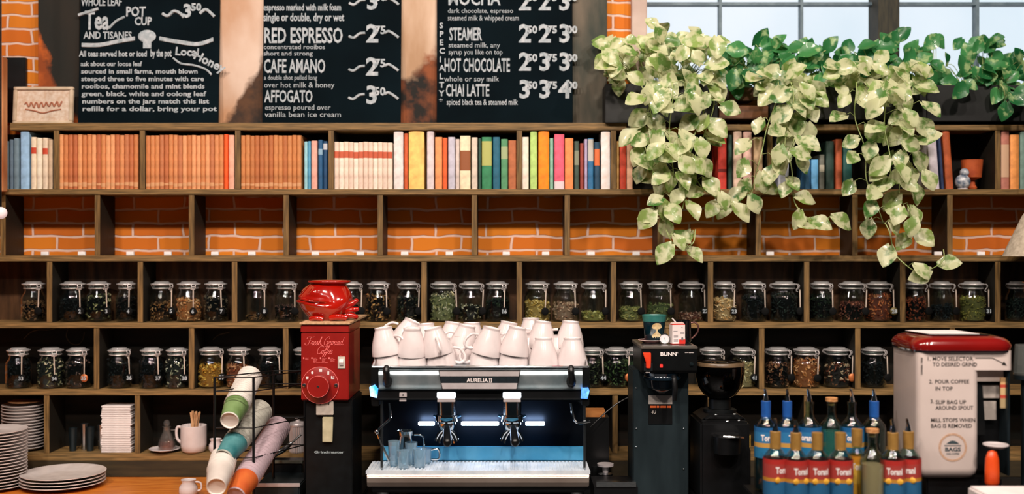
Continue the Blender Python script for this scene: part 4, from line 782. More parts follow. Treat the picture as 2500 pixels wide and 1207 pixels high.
# teal cup on a saucer
def onbrew(a, Y): return (X(a, Y), Y, zt2)
t = thing('saucer', 'thin dark rimmed saucer under the teal cup on the brewer', 'saucer', onbrew(1590, -.375))
m = MB(); m.lathe([(0, 0), (.03, 0), (.046, .009), (.044, .010), (.028, .004), (0, .004)], 32); m.build('plate', mat('saucer_brown', '#4a2c30', '#7a5450', rough=.25, coat=.5), t)
m = MB(); m.tube([(.0455 * math.cos(a * PI / 20), .0455 * math.sin(a * PI / 20), .0095) for a in range(40)], .0012, 6, closed=True); m.build('rim', mat('pale_rim', '#c8a8a0', '#e0c8c0', rough=.3), t)
t = thing('travel_cup', 'dark teal ceramic cup with a cream tree emblem standing on the saucer', 'cup', (*onbrew(1597, -.375)[:2], zt2 + .0045)); t.rotation_euler = (0, 0, math.radians(8))
teal = mat('teal_glaze', '#071c24', '#0e3440', rough=.2, coat=.8, scale=10); rr = .043
m = MB(); m.lathe([(0, 0), (.030, 0), (.0335, .003), (.0405, .086), (.0385, .086), (.032, .006), (0, .006)], 40); m.build('body', teal, t, smooth=50)
m = MB(); m.lathe([(.0392, .070), (.0408, .071), (.042, .084), (.043, .091), (.0435, .093), (.041, .094), (.0385, .088), (.0375, .07)], 40); m.build('silicone_band', mat('pale_teal', '#22605c', '#3a7a70', rough=.4), t, smooth=50)
m = MB()
def onc(u, z, rb0=.030, slope=.0068 / .086):   # wraps onto the tapering wall
    r = .0337 + z * (.0405 - .0335) / .083 + .0005; a = u / r; return (r * math.sin(a), -r * math.cos(a), z)
crown = [(-.019, .050), (-.0175, .058), (-.012, .064), (-.004, .067), (.006, .0665), (.014, .062), (.0185, .055), (.0185, .050), (.012, .047), (.004, .045), (.003, .038), (.008, .031), (.016, .026), (.018, .019), (.012, .014), (.008, .020), (.004, .013), (.000, .020), (-.004, .013), (-.009, .020), (-.013, .014), (-.018, .019), (-.016, .026), (-.008, .031), (-.003, .038), (-.004, .045), (-.012, .046)]
cv = [(p[0], p[1], 0) for p in crown]; n = len(cv)
c0 = len(m.v); pts = [onc(p[0], p[1]) for p in cv]
for a, b, c, d_ in ((0, 8, 0, 0),):
    m.add(pts + [onc(0, .056), onc(0, .041), onc(0, .026)], [(i, i + 1, n) for i in range(0, 9)] + [(9, 10, n + 1, n), (10, 11, n + 1), (11, 12, n + 2, n + 1)] + [(i, i + 1, n + 2) for i in range(12, 23)] + [(23, 24, n + 1, n + 2), (24, 25, n + 1), (25, 26, n, n + 1), (26, 0, n)])
m.build('tree_emblem', mat('cream_print', '#b89868', '#e0d0a8', rough=.5), t, smooth=0, solid=.0004)
t = thing('thermometer', 'small round white dial thermometer propped between the teal cup and the carton', 'thermometer', onbrew(1623, -.43)); t.rotation_euler = (math.radians(8), 0, math.radians(-12))
M = T((0, 0, .0185)) @ R(90, 'X')
m = MB(); m.lathe([(0, -.004), (.0175, -.004), (.018, -.003), (.018, .004), (.0165, .004), (.0165, .0025), (0, .0025)], 36, M); m.tube([(.004, .003, .017), (.012, .05, .016)], .0018, 8); m.build('case', steel, t)
m = MB(); m.lathe([(0, .0026), (.0163, .0026), (.0163, .003), (0, .003)], 32, M); dl = m.build('dial', mat('dial_white', '#e3d5d8', '#eee2e4', rough=.4), t)
m = MB()
for i in range(17):
    a = math.radians(-60 + i * 18); m.tube([(.0125 * math.cos(a), -.0032, .0185 + .0125 * math.sin(a)), (.0148 * math.cos(a), -.0032, .0185 + .0148 * math.sin(a))], .0003, 4)
m.tube([(-.002, -.0034, .0235), (.003, -.0034, .010)], .0005, 5); m.build('needle', mat('grey_ink', '#6a5a60', rough=.6), dl)
t = thing('carton', 'small red and white carton with a tilted white straw on the brewer', 'carton', onbrew(1654, -.43)); t.rotation_euler = (0, 0, math.radians(12))
MB().box(-.0245, .0225, -.016, .016, 0, .0705).build('box', bandmat('carton_bands', [(-.001, '#c8362c'), (.002, '#dccfcc'), (.067, '#cc3a2e')], rough=.4), t, bevel=.001)
m = MB(); m.box(.0, .0228, -.0165, -.0158, .0015, .0165); m.build('red_panel', mat('carton_red', '#c22a22', rough=.4), t)
m = MB()
for i, (x0, x1, z) in enumerate(((-.021, -.006, .045), (-.020, -.004, .030), (-.020, -.004, .027), (-.020, -.004, .024), (-.020, -.004, .015), (-.020, -.004, .012), (-.020, -.004, .009), (.004, .019, .040), (.004, .019, .036), (.008, .013, .058))): m.box(x0, x1, -.0164, -.0158, z, z + .0013)
m.prism([(.008, .014), (.015, .014), (.015, .022), (.0115, .026), (.008, .022)], -.0170, -.0164, 'y'); m.build('print', mat('carton_ink', '#6a6468', rough=.6), t)
m = MB(); m.prism([(-.0245, .0705), (.0225, .0705), (.017, .0755), (-.018, .0755)], -.012, .012, 'y'); m.build('lid', mat('carton_lid', '#d2b8b2', '#e2ccc6', rough=.4), t, bevel=.001)
m = MB(); m.tube([(-.006, 0, .075), (-.020, 0, .090)], .0024, 8); m.build('straw', paper, t)
t = thing('mug', 'dark mug with a thin bronze handle behind the carton', 'mug', onbrew(1664, -.36))
m = MB(); m.lathe([(0, 0), (.031, 0), (.034, .004), (.034, .078), (.032, .078), (.031, .005), (0, .005)], 32); m.build('body', mat('black_glaze', '#0a0b0e', '#15161a', rough=.15, coat=1), t, smooth=50)
m = MB(); m.tube(cat([(.033, 0, .068), (.048, 0, .070), (.060, 0, .055), (.055, 0, .032), (.036, 0, .012)], 6), .0032, 8); m.build('handle', mat('bronze', '#5a3a38', '#8a6058', rough=.3, metal=.6), t)
# ================================================================== BLACK ESPRESSO GRINDER WITH A ROUND HOPPER
Yc = -.40; k_ = K(Yc); t = thing('hopper_grinder', 'black espresso grinder with round smoky bean hopper right of the coffee brewer', 'grinder', (X(1757, Yc), Yc, CZ)); pz = lambda b, Y=Yc: Z(b, Y) - CZ
def pr_(L): return [(r * k_, pz(z)) for r, z in L]
m = MB(); m.lathe(pr_([(0, 975), (24, 974), (40, 962), (53, 943), (59, 918), (60, 895), (57, 887), (52, 884), (0, 881)]), 44); m.build('hopper', glass('smoky_glass', '#6a5a48', refl=1.2), t, smooth=60)
m = MB(); m.lathe(pr_([(0, 974), (22, 973), (38, 961), (51, 942), (56.5, 918), (57.5, 902), (30, 897), (0, 899)]), 40); m.build('coffee_beans', mat('dark_beans', '#0f0b09', '#21160e', rough=.4, scale=120, bump=1), t, smooth=60)
m = MB(); m.lathe([(55 * k_, pz(884) + .001), (58 * k_, pz(884)), (60.5 * k_, pz(889)), (60.5 * k_, pz(892)), (57 * k_, pz(889))], 44); m.build('hopper_rim', mat('hopper_rim_brown', '#4a3a28', '#6a5640', rough=.3), t)
m = MB(); m.cyl(27 * k_, pz(998), pz(974), 30); m.cyl(40 * k_, pz(1006), pz(998), 30); m.build('collar', blackm, t, bevel=.002)
m = MB(); m.box(-.085, .085, -.10, .12, .02, pz(1020)); m.prism([(-.085, pz(1020)), (.085, pz(1020)), (.05, pz(1005)), (-.05, pz(1005))], -.08, .10, 'y'); m.build('body', black, t, bevel=.008)
m = MB(); m.lathe([(0, pz(1090)), (.045, pz(1090)), (.048, pz(1050)), (.040, pz(1044)), (0, pz(1044))], 30, T((.0, -.125, 0))); m.build('dosing_chamber', black, t)
m = MB()
for a, z in ((-.03, 1004), (.035, 1003), (.01, 1020), (.05, 1018)): m.ball(.006, (a, -.088, pz(z)), 12, (1.2, .6, .7))
m.build('screw', steel, t); m = MB(); m.tube(cat([(-.02, -.17, pz(1046)), (.02, -.178, pz(1047)), (.05, -.15, pz(1052))], 5), .005, 8); m.build('lever', steel, t)
m = MB(); m.box(-.10, .10, -.18, .14, 0, .02); m.build('base', black, t, bevel=.005)
# small tools between the machines
def simple(name, label, cat_, loc, parts, rz=0, group=None):
    t = thing(name, label, cat_, loc, rz, group)
    for nm, mb_, mt in parts: mb_.build(nm, mt, t, smooth=50)
    return t
Y = -.30; simple('tamper', 'steel and wood tamper right of the espresso machine', 'tamper', (X(1478, Y), Y, CZ), [('base', MB().lathe([(0, 0), (.029, 0), (.029, .012), (.02, .016), (0, .016)], 24), steel), ('neck', MB().lathe([(.011, .014), (.009, .05), (.024, .06), (.027, .075), (0, .082)], 24), steel), ('cap', MB().lathe([(0, .110), (.030, .112), (.030, .104), (.012, .100), (.010, .078), (0, .078)], 24), satin)])
Y = -.22; m = MB(); m.tube([(0, 0, 0), (0, .0, .11)], [.008, .0065], 12); m.ball(.010, (0, 0, .006), 12)
simple('frothing_rod', 'upright pale metal rod standing right of the espresso machine', 'tool', (X(1452, Y), Y, CZ + .095), [('rod', m, satin), ('stand', MB().cyl(.02, -.095, -.006, 16), blackm)])
Y = -.20; simple('wooden_block', 'small block of orange wood on a dark box between espresso machine and brewer', 'block', (X(1452, Y), Y, CZ), [('block', MB().box(-.036, .036, -.03, .03, Z(1016, Y) - CZ, Z(999, Y) - CZ), mat('block_wood', '#a8642c', '#d09050', rough=.5, scale=8, stretch=(1, 1, 6))), ('stand', MB().box(-.05, .05, -.035, .035, 0, Z(1016, Y) - CZ - .0005), black)])
Y = -.42; m = MB(); m.box(-.075, .075, -.09, .09, .0, Z(1176, Y) - CZ); simple('knock_box', 'low dark knock box with a bright steel bar, right of the espresso machine', 'knock box', (X(1498, Y), Y, CZ), [('box', m, black), ('bar', MB().box(-.068, .068, -.095, -.075, Z(1175, Y) - CZ, Z(1163, Y) - CZ), steel)])
Y = -.25; m = MB(); m.tube(cat([(X(1540, Y), Y, Z(968, Y)), (X(1508, Y), Y, Z(985, Y)), (X(1475, Y), Y - .02, Z(1008, Y)), (X(1440, Y), Y - .03, Z(1040, Y))], 6), .0028, 8); m.tube([(X(1540, Y), Y, Z(968, Y)), (X(1552, -.2), -.23, Z(968, Y) + .003)], .0028, 8); o = m.build('power_cord', black); tag(o, 'thin black cord drooping from the brewer towards the espresso machine', 'cord')
Y = -.20; simple('dropper_bottle', 'small dark bottle with white cap and gold label right of the black grinder', 'bottle', (X(1812, Y), Y, CZ), [('body', MB().lathe([(0, 0), (.03, 0), (.031, .01), (.031, .14), (.018, .17), (.012, .185), (.012, Z(1052, Y) - CZ), (0, Z(1052, Y) - CZ)], 24), black), ('label', MB().lathe([(.0312, Z(1090, Y) - CZ), (.0315, Z(1090, Y) - CZ), (.0315, Z(1062, Y) - CZ), (.0312, Z(1062, Y) - CZ)], 24), mat('gold_label', '#b88a30', '#d8b858', rough=.5, scale=50)), ('cap', MB().cyl(.020, Z(1052, Y) - CZ, Z(1044, Y) - CZ, 20), satin)])
Y = -.16; simple('steel_beaker', 'dull steel beaker with a spoon between the brewer and black grinder', 'beaker', (X(1692, Y), Y, CZ), [('cup', MB().lathe([(0, 0), (.032, 0), (.04, Z(1055, Y) - CZ), (.038, Z(1055, Y) - CZ), (.03, .004), (0, .004)], 24), dsteel), ('spoon', MB().tube([(.0, 0, .02), (.024, 0, Z(1036, Y) - CZ)], .003, 8).ball(.009, (.024, 0, Z(1040, Y) - CZ), 12, (1, .5, 1.6)), satin)])
Y = -.80; simple('orange_fruit', 'blurred round orange at the bottom edge left of the syrup bottles', 'orange', (X(1800, Y), Y, CZ), [('fruit', MB().ball(.045, (0, 0, .045), 24, (1, 1, .95)), mat('orange_peel', '#c05a14', '#d8742a', rough=.5, scale=80, bump=.3)), ('stem_end', MB().cyl(.003, .086, .09, 8), woodv)])
# ================================================================== SYRUP BOTTLES
blueneck = mat('blue_foil', '#1d4f9c', '#2a66b8', rough=.35, metal=.3); cork = mat('cork', '#a9703c', '#cf9a64', rough=.8, scale=90); goldc = mat('gold_foil', '#8f6a30', '#b58a48', rough=.4, metal=.3)
def bottle(label, a, Y, rack, neck, liquid, spout=True, kind='red', rz=0, r=.0365, group='syrup bottles by the white grinder'):
    H = .29; t = thing('syrup_bottle', label, 'bottle', (X(a, Y), Y, rack + .0005), rz, group)
    m = MB(); m.lathe([(0, .004), (r - .006, 0), (r, .006), (r, .200), (r - .003, .211), (r - .013, .224), (.0155, .234), (.0135, .244), (.0130, .272), (.0148, .274), (.0148, .282), (.012, .283), (.012, .283), (.010, .270), (.0105, .243), (r - .017, .224), (r - .0035, .199), (r - .0035, .008), (0, .007)], 30); m.build('glass', bglass, t, smooth=50)
    m = MB(); m.lathe([(0, .008), (r - .004, .009), (r - .004, .190), (0, .191)], 26); m.build('syrup', mat('syrup_' + liquid, liquid, rough=.15, coat=.5), t, smooth=50)
    bands = {'red': [(.095, '#245c84'), (.138, '#b8802c'), (.149, '#a03a34'), (.190, '#a82a24'), (.206, '#7c1e1a')], 'blue': [(.108, '#1f6a94'), (.142, '#b88c44'), (.156, '#2a6f9e'), (.190, '#195a90'), (.206, '#226c9e')], 'yellow': [(.06, '#d8a030'), (.12, '#e4b848'), (.18, '#c88a28'), (.20, '#b87820')], 'none': None}[kind]
    lo = bands[0][0] if bands else 0
    if bands:
        hi = .213
        m = MB(); m.lathe([(r + .0002, lo), (r + .0007, lo), (r + .0007, hi - .008), (r + .0002, hi - .008)], 30); lb = m.build('label', bandmat('label_bands_' + kind, bands, rough=.45), t, smooth=50)
        m = MB(); m.text('Torani', .019, T((0, 0, .164)), align='CENTER', width=.048, bold=.04, bend=r + .0010)
        m.build('label_lettering', paper, lb)
        if kind == 'red':
            m = MB()
            for q in (-25, 20): m.ball(.012, ((r + .0) * math.sin(math.radians(q)), -(r + .0) * math.cos(math.radians(q)), .143), 14, (1, .25, .8))
            m.build('fruit_picture', mat('fruit_print', '#d99a28', '#eabf48', rough=.5), lb)
    if neck == 'blue': m = MB(); m.lathe([(.0140, .226), (.0150, .226), (.0155, .285), (.0, .287)], 20); m.build('neck_foil', blueneck, t)
    elif neck == 'cork': m = MB(); m.lathe([(0, .272), (.010, .272), (.0105, .284), (.019, .285), (.019, .296), (0, .297)], 18); m.build('cork', cork, t)
    elif neck == 'gold': m = MB(); m.lathe([(.0140, .232), (.0158, .232), (.0165, .262), (.0165, .284), (.0, .286)], 20); m.build('neck_foil', goldc, t)
    if spout:
        m = MB(); m.tube([(0, 0, .284), (0, 0, .296), (-.001, -.002, .308), (-.004, -.004, .324)], [.010, .0075, .005, .004], 10); m.build('pour_spout', chrome, t)
ZB, ZFr = .972, .905
rack = thing('bottle_rack', 'dark stepped rack carrying the syrup bottles', 'rack', (X(2040, -.8), -.85, CZ))
MB().box(-.27, .215, .01, .17, 0, ZB - CZ).build('upper_step', black, rack, bevel=.003); MB().box(-.27, .215, -.19, .009, 0, ZFr - CZ).build('lower_step', black, rack, bevel=.003)
Yb2, Yf2 = -.765, -.935
bottle('syrup bottle with blue neck foil and blue label, leftmost in the back row', 1870, Yb2, ZB, 'blue', '#1a2a34', kind='blue')
bottle('syrup bottle with blue neck foil, second in the back row', 1922, Yb2, ZB, 'blue', '#22303a', kind='blue', rz=30)
bottle('clear syrup bottle with bare neck and steel spout, third in the back row', 1976, Yb2, ZB, '', '#15201f', kind='blue', rz=-35)
bottle('teal glass bottle closed by a flat cork, in the back row', 2030, Yb2, ZB, 'cork', '#4a7f80', spout=False, kind='none')
bottle('clear syrup bottle with bare neck right of the corked one', 2080, Yb2, ZB, '', '#1a2422', kind='blue', rz=-20)
bottle('syrup bottle with blue neck foil, rightmost of the back row', 2134, Yb2, ZB, 'blue', '#0e1412', kind='none')
bottle('syrup bottle with gold neck and red label, leftmost of the front row', 1893, Yf2, ZFr, 'gold', '#2c6486', rz=25)
bottle('syrup bottle with gold neck and red label, second in the front row', 1943, Yf2 - .02, ZFr, 'gold', '#27567a', spout=True, rz=15)
bottle('syrup bottle with gold neck and red label, third in the front row', 1995, Yf2 - .02, ZFr, 'gold', '#2c5f88', spout=False, rz=5)
bottle('syrup bottle with gold neck and red label, middle of the front row', 2052, Yf2 - .02, ZFr, 'gold', '#2a5a82', spout=False)
bottle('slim bottle of yellow syrup squeezed between red labelled ones', 2092, Yf2 + .045, ZFr, 'gold', '#c8902c', spout=False, kind='yellow', r=.026)
bottle('bottle of peach coloured syrup without a label in the front row', 2130, Yf2 - .02, ZFr, 'cork', '#eeb090', spout=False, kind='none')
bottle('syrup bottle with red label, second from the right in the front row', 2180, Yf2 - .02, ZFr, 'gold', '#2c6486', rz=-10)
bottle('syrup bottle with red label half behind, next to the white grinder', 2218, Yf2 + .0, ZFr, 'gold', '#2c5a7a', rz=-25)
# ================================================================== WHITE COFFEE GRINDER
Yf = -.90; k_ = K(Yf); x0 = X(2240, Yf)
t = thing('coffee_grinder', 'white grocery coffee grinder with red lid and printed grinding instructions', 'grinder', (x0, Yf, CZ))
px = lambda a, Y=Yf: (a - 1250) * K(Y) - x0
pz = lambda b, Y=Yf: Z(b, Y) - CZ
ivory = mat('ivory_enamel', '#cdbdb6', '#dacbc4', rough=.35, coat=.3, scale=3)
def rrect(x_0, x_1, y_0, y_1, r, n=5):
    o = []
    for cx, cy, a in ((x_1 - r, y_0 + r, -90), (x_1 - r, y_1 - r, 0), (x_0 + r, y_1 - r, 90), (x_0 + r, y_0 + r, 180)):
        for i in range(n + 1): q = math.radians(a + 90 * i / n); o.append((cx + r * math.cos(q), cy + r * math.sin(q)))
    return o
xr = px(2474)
m = MB()   # tub with the window cut out of its right side: built from a left block and a top bridge
o_ = rrect(0, px(2392), 0, .225, .022)
lv = [(pz(1172), .030), (pz(1168), .014), (pz(1158), .004), (pz(1145), 0), (pz(857), 0)]
vs = []; fs = []; n = len(o_)
for z, ins in lv:
    cx, cy = px(2392) / 2, .1125
    for p in o_: vs.append((cx + (p[0] - cx) * (1 - ins / cx), cy + (p[1] - cy) * (1 - ins / cy), z))
for j in range(len(lv) - 1): fs += [(j * n + i, j * n + (i + 1) % n, (j + 1) * n + (i + 1) % n, (j + 1) * n + i) for i in range(n)]
fs += [tuple(range(n))[::-1], tuple(range((len(lv) - 1) * n, len(lv) * n))]; m.add(vs, fs); m.build('housing', ivory, t, smooth=50)
m = MB(); m.prism(rrect(px(2392) - .03, xr, 0.0005, .2245, .018), pz(905), pz(857.5)); m.build('header', ivory, t, smooth=50)
m = MB(); m.box(px(2392) - .02, xr - .006, .07, .215, pz(1160), pz(905.5)); m.build('recess', black, t)
m = MB(); m.box(xr - .012, xr - .004, .012, .21, pz(1165), pz(905.5)); m.build('side_rail', dsteel, t, bevel=.002)
rl = mat('red_lid_enamel', '#6c0c0a', '#82120e', rough=.15, coat=1, scale=3)
m = MB(); oo = rrect(-.008, xr + .004, -.008, .235, .05, 8); n = len(oo); cx, cy = xr / 2, .113; vs = []; fs = []
lv = [(pz(857) + .0006, 0), (pz(846), -.004), (pz(836), .002), (pz(828), .014), (pz(824), .030), (pz(822), .06)]
for z, ins in lv:
    for p in oo: vs.append((cx + (p[0] - cx) * (1 - ins / cx), cy + (p[1] - cy) * (1 - ins / cx), z))
for j in range(len(lv) - 1): fs += [(j * n + i, j * n + (i + 1) % n, (j + 1) * n + (i + 1) % n, (j + 1) * n + i) for i in range(n)]
fs += [tuple(range(n))[::-1], tuple(range((len(lv) - 1) * n, len(lv) * n))]; m.add(vs, fs); m.build('lid', rl, t, smooth=60)
m = MB(); m.prism(rrect(-.0095, xr + .0055, -.0095, .236, .05, 8), pz(860.5), pz(856)); m.build('chrome_band', chrome, t, smooth=50)
m = MB(); m.box(.04, xr - .02, .03, .19, 0, pz(1173)); m.build('pedestal', black, t, bevel=.004)
ink = mat('black_ink', '#1a1614', '#2a2522', rough=.6); m = MB()
for s_, a, b, w_, q in (('1.', 2262, 881, 7, 1), ('MOVE SELECTOR', 2276, 881, 99, 1), ('TO DESIRED GRIND', 2277, 895, 108, 1), ('2.', 2268, 937, 8, 0), ('POUR COFFEE', 2282, 937, 83, 0), ('IN TOP', 2283, 954, 42, 0), ('3.', 2271, 985, 8, 0), ('SLIP BAG UP', 2284, 987, 74, 0), ('AROUND SPOUT', 2284, 1001, 92, 0), ('MILL STOPS WHEN', 2272, 1031, 108, 0), ('BAG IS REMOVED', 2272, 1045, 100, 0)):
    m.text(s_, 9.6 * k_, T((px(a), -.0003, pz(b))), width=w_ * k_, bold=.012)
m.tube([(px(2381), -.0006, pz(874.5)), (px(2423), -.0006, pz(874.5)), (px(2450), -.0006, pz(888))], .0009, 6); m.prism([(px(2458), pz(893)), (px(2446), pz(891)), (px(2451), pz(883))], -.0008, 0, 'y')
m.text('COARSE - FINE', .0042, T((px(2252), -.0003, pz(915))) @ R(-90, 'Y'), width=.052, bold=.02); m.build('printed_instructions', ink, t)
# round badge
c = (px(2326), pz(1093)); m = MB(); M = T((c[0], 0, c[1])) @ R(90, 'X'); m.lathe([(.037, 0), (.037, .0008), (.0435, .0008), (.0435, 0)], 48, M); m.build('badge_ring', mat('badge_tan', '#b08a70', '#c8a890', rough=.6, scale=90), t)
m = MB(); m.prism([(c[0] - .020, c[1] + .011), (c[0] + .020, c[1] + .011), (c[0] + .008, c[1] + .019), (c[0], c[1] + .021), (c[0] - .008, c[1] + .019)], -.001, 0, 'y'); m.text('BAGS', .012, T((c[0], -.0003, c[1] - .012)), align='CENTER', width=.048, bold=.03); m.text('AND COFFEE', .005, T((c[0], -.0003, c[1] - .022)), align='CENTER', width=.04, bold=.02)
m.box(c[0] - .026, c[0] + .026, -.0007, 0, c[1] + .004, c[1] + .0065); m.build('badge_print', mat('badge_ink', '#34444a', rough=.6), t)
# paper notes and bag clamp inside the window
m = MB(); m.box(px(2387), px(2461), .03, .034, pz(935), pz(909)); m.build('note', mat('note_paper', '#b8a79c', '#cfc0b6', rough=.8), t)
m = MB(); m.box(px(2414), px(2459), .05, .054, pz(978), pz(946)); m.prism([(px(2418), pz(1032)), (px(2450), pz(1032)), (px(2450), pz(986)), (px(2412), pz(986))], .05, .054, 'y'); m.build('note', mat('grey_note', '#8f8780', '#b3aaa2', rough=.8, scale=30), t)
m = MB(); m.box(px(2452), px(2469), .025, .03, pz(1000), pz(925)); m.build('price_strip', bandmat('strip_bands', [(pz(1000), '#a8926a'), (pz(976), '#b8402c'), (pz(968), '#c8a878'), (pz(950), '#b8402c'), (pz(942), '#d0a470')], rough=.7), t)
m = MB(); m.prism([(px(2387), pz(1070)), (px(2420), pz(1070)), (px(2412), pz(945)), (px(2387), pz(940))], .035, .06, 'y'); m.build('bag_clamp', blackm, t, bevel=.003)
m = MB(); zz = pz(821.5); m.prism([(px(2287), .03), (px(2425), .03), (px(2408), .19), (px(2240) + .03, .19)], zz - .0005, zz + .003, 'z'); o = m.build('notebook', black); o.location = t.location; tag(o, 'flat black notebook lying on the red lid under the white card', 'notebook')
m = MB(); m.prism([(px(2280), .04), (px(2405), .04), (px(2392), .185), (px(2240) + .03, .185)], zz + .0035, zz + .0048, 'z'); o = m.build('card', paper); o.location = t.location; tag(o, 'white card lying on the notebook on the red lid', 'card')
# right edge: glasses, orange handled spatula, white disc, napkins
Y = -.72; t = thing('glass_jar', 'ribbed clear glass upside down at the right edge by the white grinder', 'glass', (X(2502, Y), Y, CZ))
m = MB(); m.lathe([(.034, Z(915, Y) - CZ), (.0355, Z(912, Y) - CZ), (.030, Z(846, Y) - CZ), (.029, Z(842, Y) - CZ), (0, Z(842, Y) - CZ)], 14); m.build('glass', glass('ribbed_glass', '#e8ecea', dif=.10, refl=2.2, difcol='#c8ccc8'), t, smooth=0)
m = MB(); m.cyl(.036, Z(926, Y) - CZ, Z(916, Y) - CZ, 24); m.cyl(.012, 0, Z(926, Y) - CZ, 12); m.build('stand', dsteel, t)
Y = -1.02; t = thing('spatula', 'spatula with thick orange handle standing at the lower right', 'spatula', (X(2422, Y), Y, CZ)); kk = K(Y)
m = MB(); m.lathe([(0, Z(1190, Y) - CZ), (.016, Z(1188, Y) - CZ), (.021, Z(1178, Y) - CZ), (.021, Z(1150, Y) - CZ), (.019, Z(1120, Y) - CZ), (.012, Z(1104, Y) - CZ), (0, Z(1100, Y) - CZ)], 24, sy=.7); m.build('handle', mat('orange_grip', '#c83c10', '#dc5018', rough=.4), t, smooth=70)
MB().box(-.009, .009, -.002, .002, 0.002, Z(1186, Y) - CZ).build('blade', dsteel, t)
Y = -.95; t = thing('white_disc', 'round white lid held level above the orange handle', 'lid', (X(2431, Y), Y, CZ)); zz = Z(1087, Y) - CZ
MB().lathe([(0, zz - .010), (.026, zz - .008), (.037, zz), (.036, zz + .003), (.02, zz - .001), (0, zz - .001)], 32).build('disc', white, t, smooth=60)
MB().cyl(.006, 0, zz - .010, 12).build('post', blackm, t)
Y = -1.12; m = MB(); m.box(X(2380, Y), X(2560, Y), Y - .1, Y + .05, CZ, Z(1196, Y)); o = m.build('napkin_pile', paper, bevel=.006); tag(o, 'pile of white napkins cut by the lower right corner', 'napkins')
# ================================================================== WIRE RACK WITH PAPER CUPS
wk = mat('black_wire', '#08090b', rough=.4)
t = thing('cup_rack', 'black wire rack holding tilted stacks of paper cups', 'rack', (X(570, -.6), -.6, CZ)); bx = t.location.x
def wp(a, b, Y): return (X(a, Y) - bx, Y + .6, Z(b, Y) - CZ)
m = MB(); r_ = .0046; A, B, C_, D_ = wp(524, 922, -.6), wp(619, 922, -.6), wp(744, 906, -.28), wp(668, 906, -.28)
for p in (A, B, C_, D_): m.tube([(p[0], p[1], 0), p], r_, 8)
for z_, q in ((0, .0022), (-.047, .0022), (-.17, .002), (-.27, .002)):
    P_ = [(p[0], p[1], p[2] + z_) for p in (A, B, C_, D_)]
    for i in range(4): m.tube([P_[i], P_[(i + 1) % 4]], q, 6)
m.build('wire_frame', wk, t)
def cradle(a0, b0, Y0, a1, b1, Y1, w):
    p, q = Vector(wp(a0, b0, Y0)), Vector(wp(a1, b1, Y1)); d = (q - p).normalized(); s_ = d.cross(Vector((0, 0, 1))).normalized() * w; n_ = s_.cross(d).normalized() * w
    m = MB()
    for k in (-1, 1): m.tube([p + s_ * k * .7 - n_ * .74, q + s_ * k * .7 - n_ * .74], .002, 6)
    m.build('cradle_wire', wk, t)
def cupstack(n, a0, b0, Y0, a1, b1, Y1, sleeve, colr, names, pitch=None, wcol='#cfc8c0'):
    p, q = Vector((X(a0, Y0), Y0, Z(b0, Y0))), Vector((X(a1, Y1), Y1, Z(b1, Y1))); d = (q - p).normalized(); Lc = .105; L = (q - p).length; pitch = (L - Lc) / (n - 1)
    rot = d.to_track_quat('Z', 'Y').to_euler(); proto = None
    for i in range(n):
        r = thing('paper_cup', names[0] if i == 0 else names[1] if i < n - 1 else names[1].replace('nested in', 'ending the upper end of').replace('cup in', 'cup ending'), 'cup', p + d * pitch * i, 0, names[2] if 0 < i < n - 1 else None); r.rotation_euler = rot
        if i == 0 or proto is None:
            cm_ = mat('papercup_' + wcol, wcol, '#' + ''.join('%02x' % min(255, int(int(wcol[1 + 2 * k:3 + 2 * k], 16) * 1.06)) for k in range(3)), rough=.55)
            m = MB(); m.lathe([(0, .007), (.0275, .007), (.029, .0), (.030, .0), (.042, .103), (.0435, .1035), (.0438, .106), (.0425, .107), (.041, .104), (.0285, .009), (0, .009)], 32); w1 = m.build('cup_wall', cm_, r, smooth=50); proto = w1
        else:
            w1 = proto.copy(); COL.objects.link(w1); w1.parent = r
        if i == 0 and sleeve:
            m = MB(); m.lathe([(.0303, .006), (.0312, .006), (.0424, .100), (.0415, .100)], 32); m.build('printed_band', mat('band_' + colr, colr, sleeve, rough=.5, scale=14), r, smooth=50)
    return d
cupstack(17, 560, 1028, -.63, 610, 921, -.34, '#7f9a66', '#5d7a44', ('green printed paper cup at the lower end of the top tilted stack', 'white paper cup nested in the top tilted stack', 'cups nested in the top stack'))
cradle(560, 1028, -.63, 610, 921, -.34, .036)
cupstack(13, 545, 1120, -.66, 636, 1003, -.36, '#5d9294', '#24686c', ('teal printed paper cup at the lower end of the middle tilted stack', 'grey white paper cup nested in the middle tilted stack', 'cups nested in the middle stack'), wcol='#a9a79c')
cradle(545, 1120, -.66, 636, 1003, -.36, .036)
cupstack(22, 575, 1212, -.72, 680, 1043, -.30, '#c86a2c', '#b44c1c', ('orange printed paper cup at the lower end of the lowest tilted stack', 'pinkish grey paper cup nested in the lowest tilted stack', 'cups nested in the lowest stack'), wcol='#a8949a')
cradle(575, 1212, -.72, 680, 1043, -.30, .036)
cupstack(5, 528, 1190, -.80, 546, 1120, -.62, '#b9b0a8', '#cfc6bd', ('plain white paper cup low at the left foot of the wire rack', 'white paper cup in the short stack at the left foot of the wire rack', 'cups in the short stack at the rack foot'))
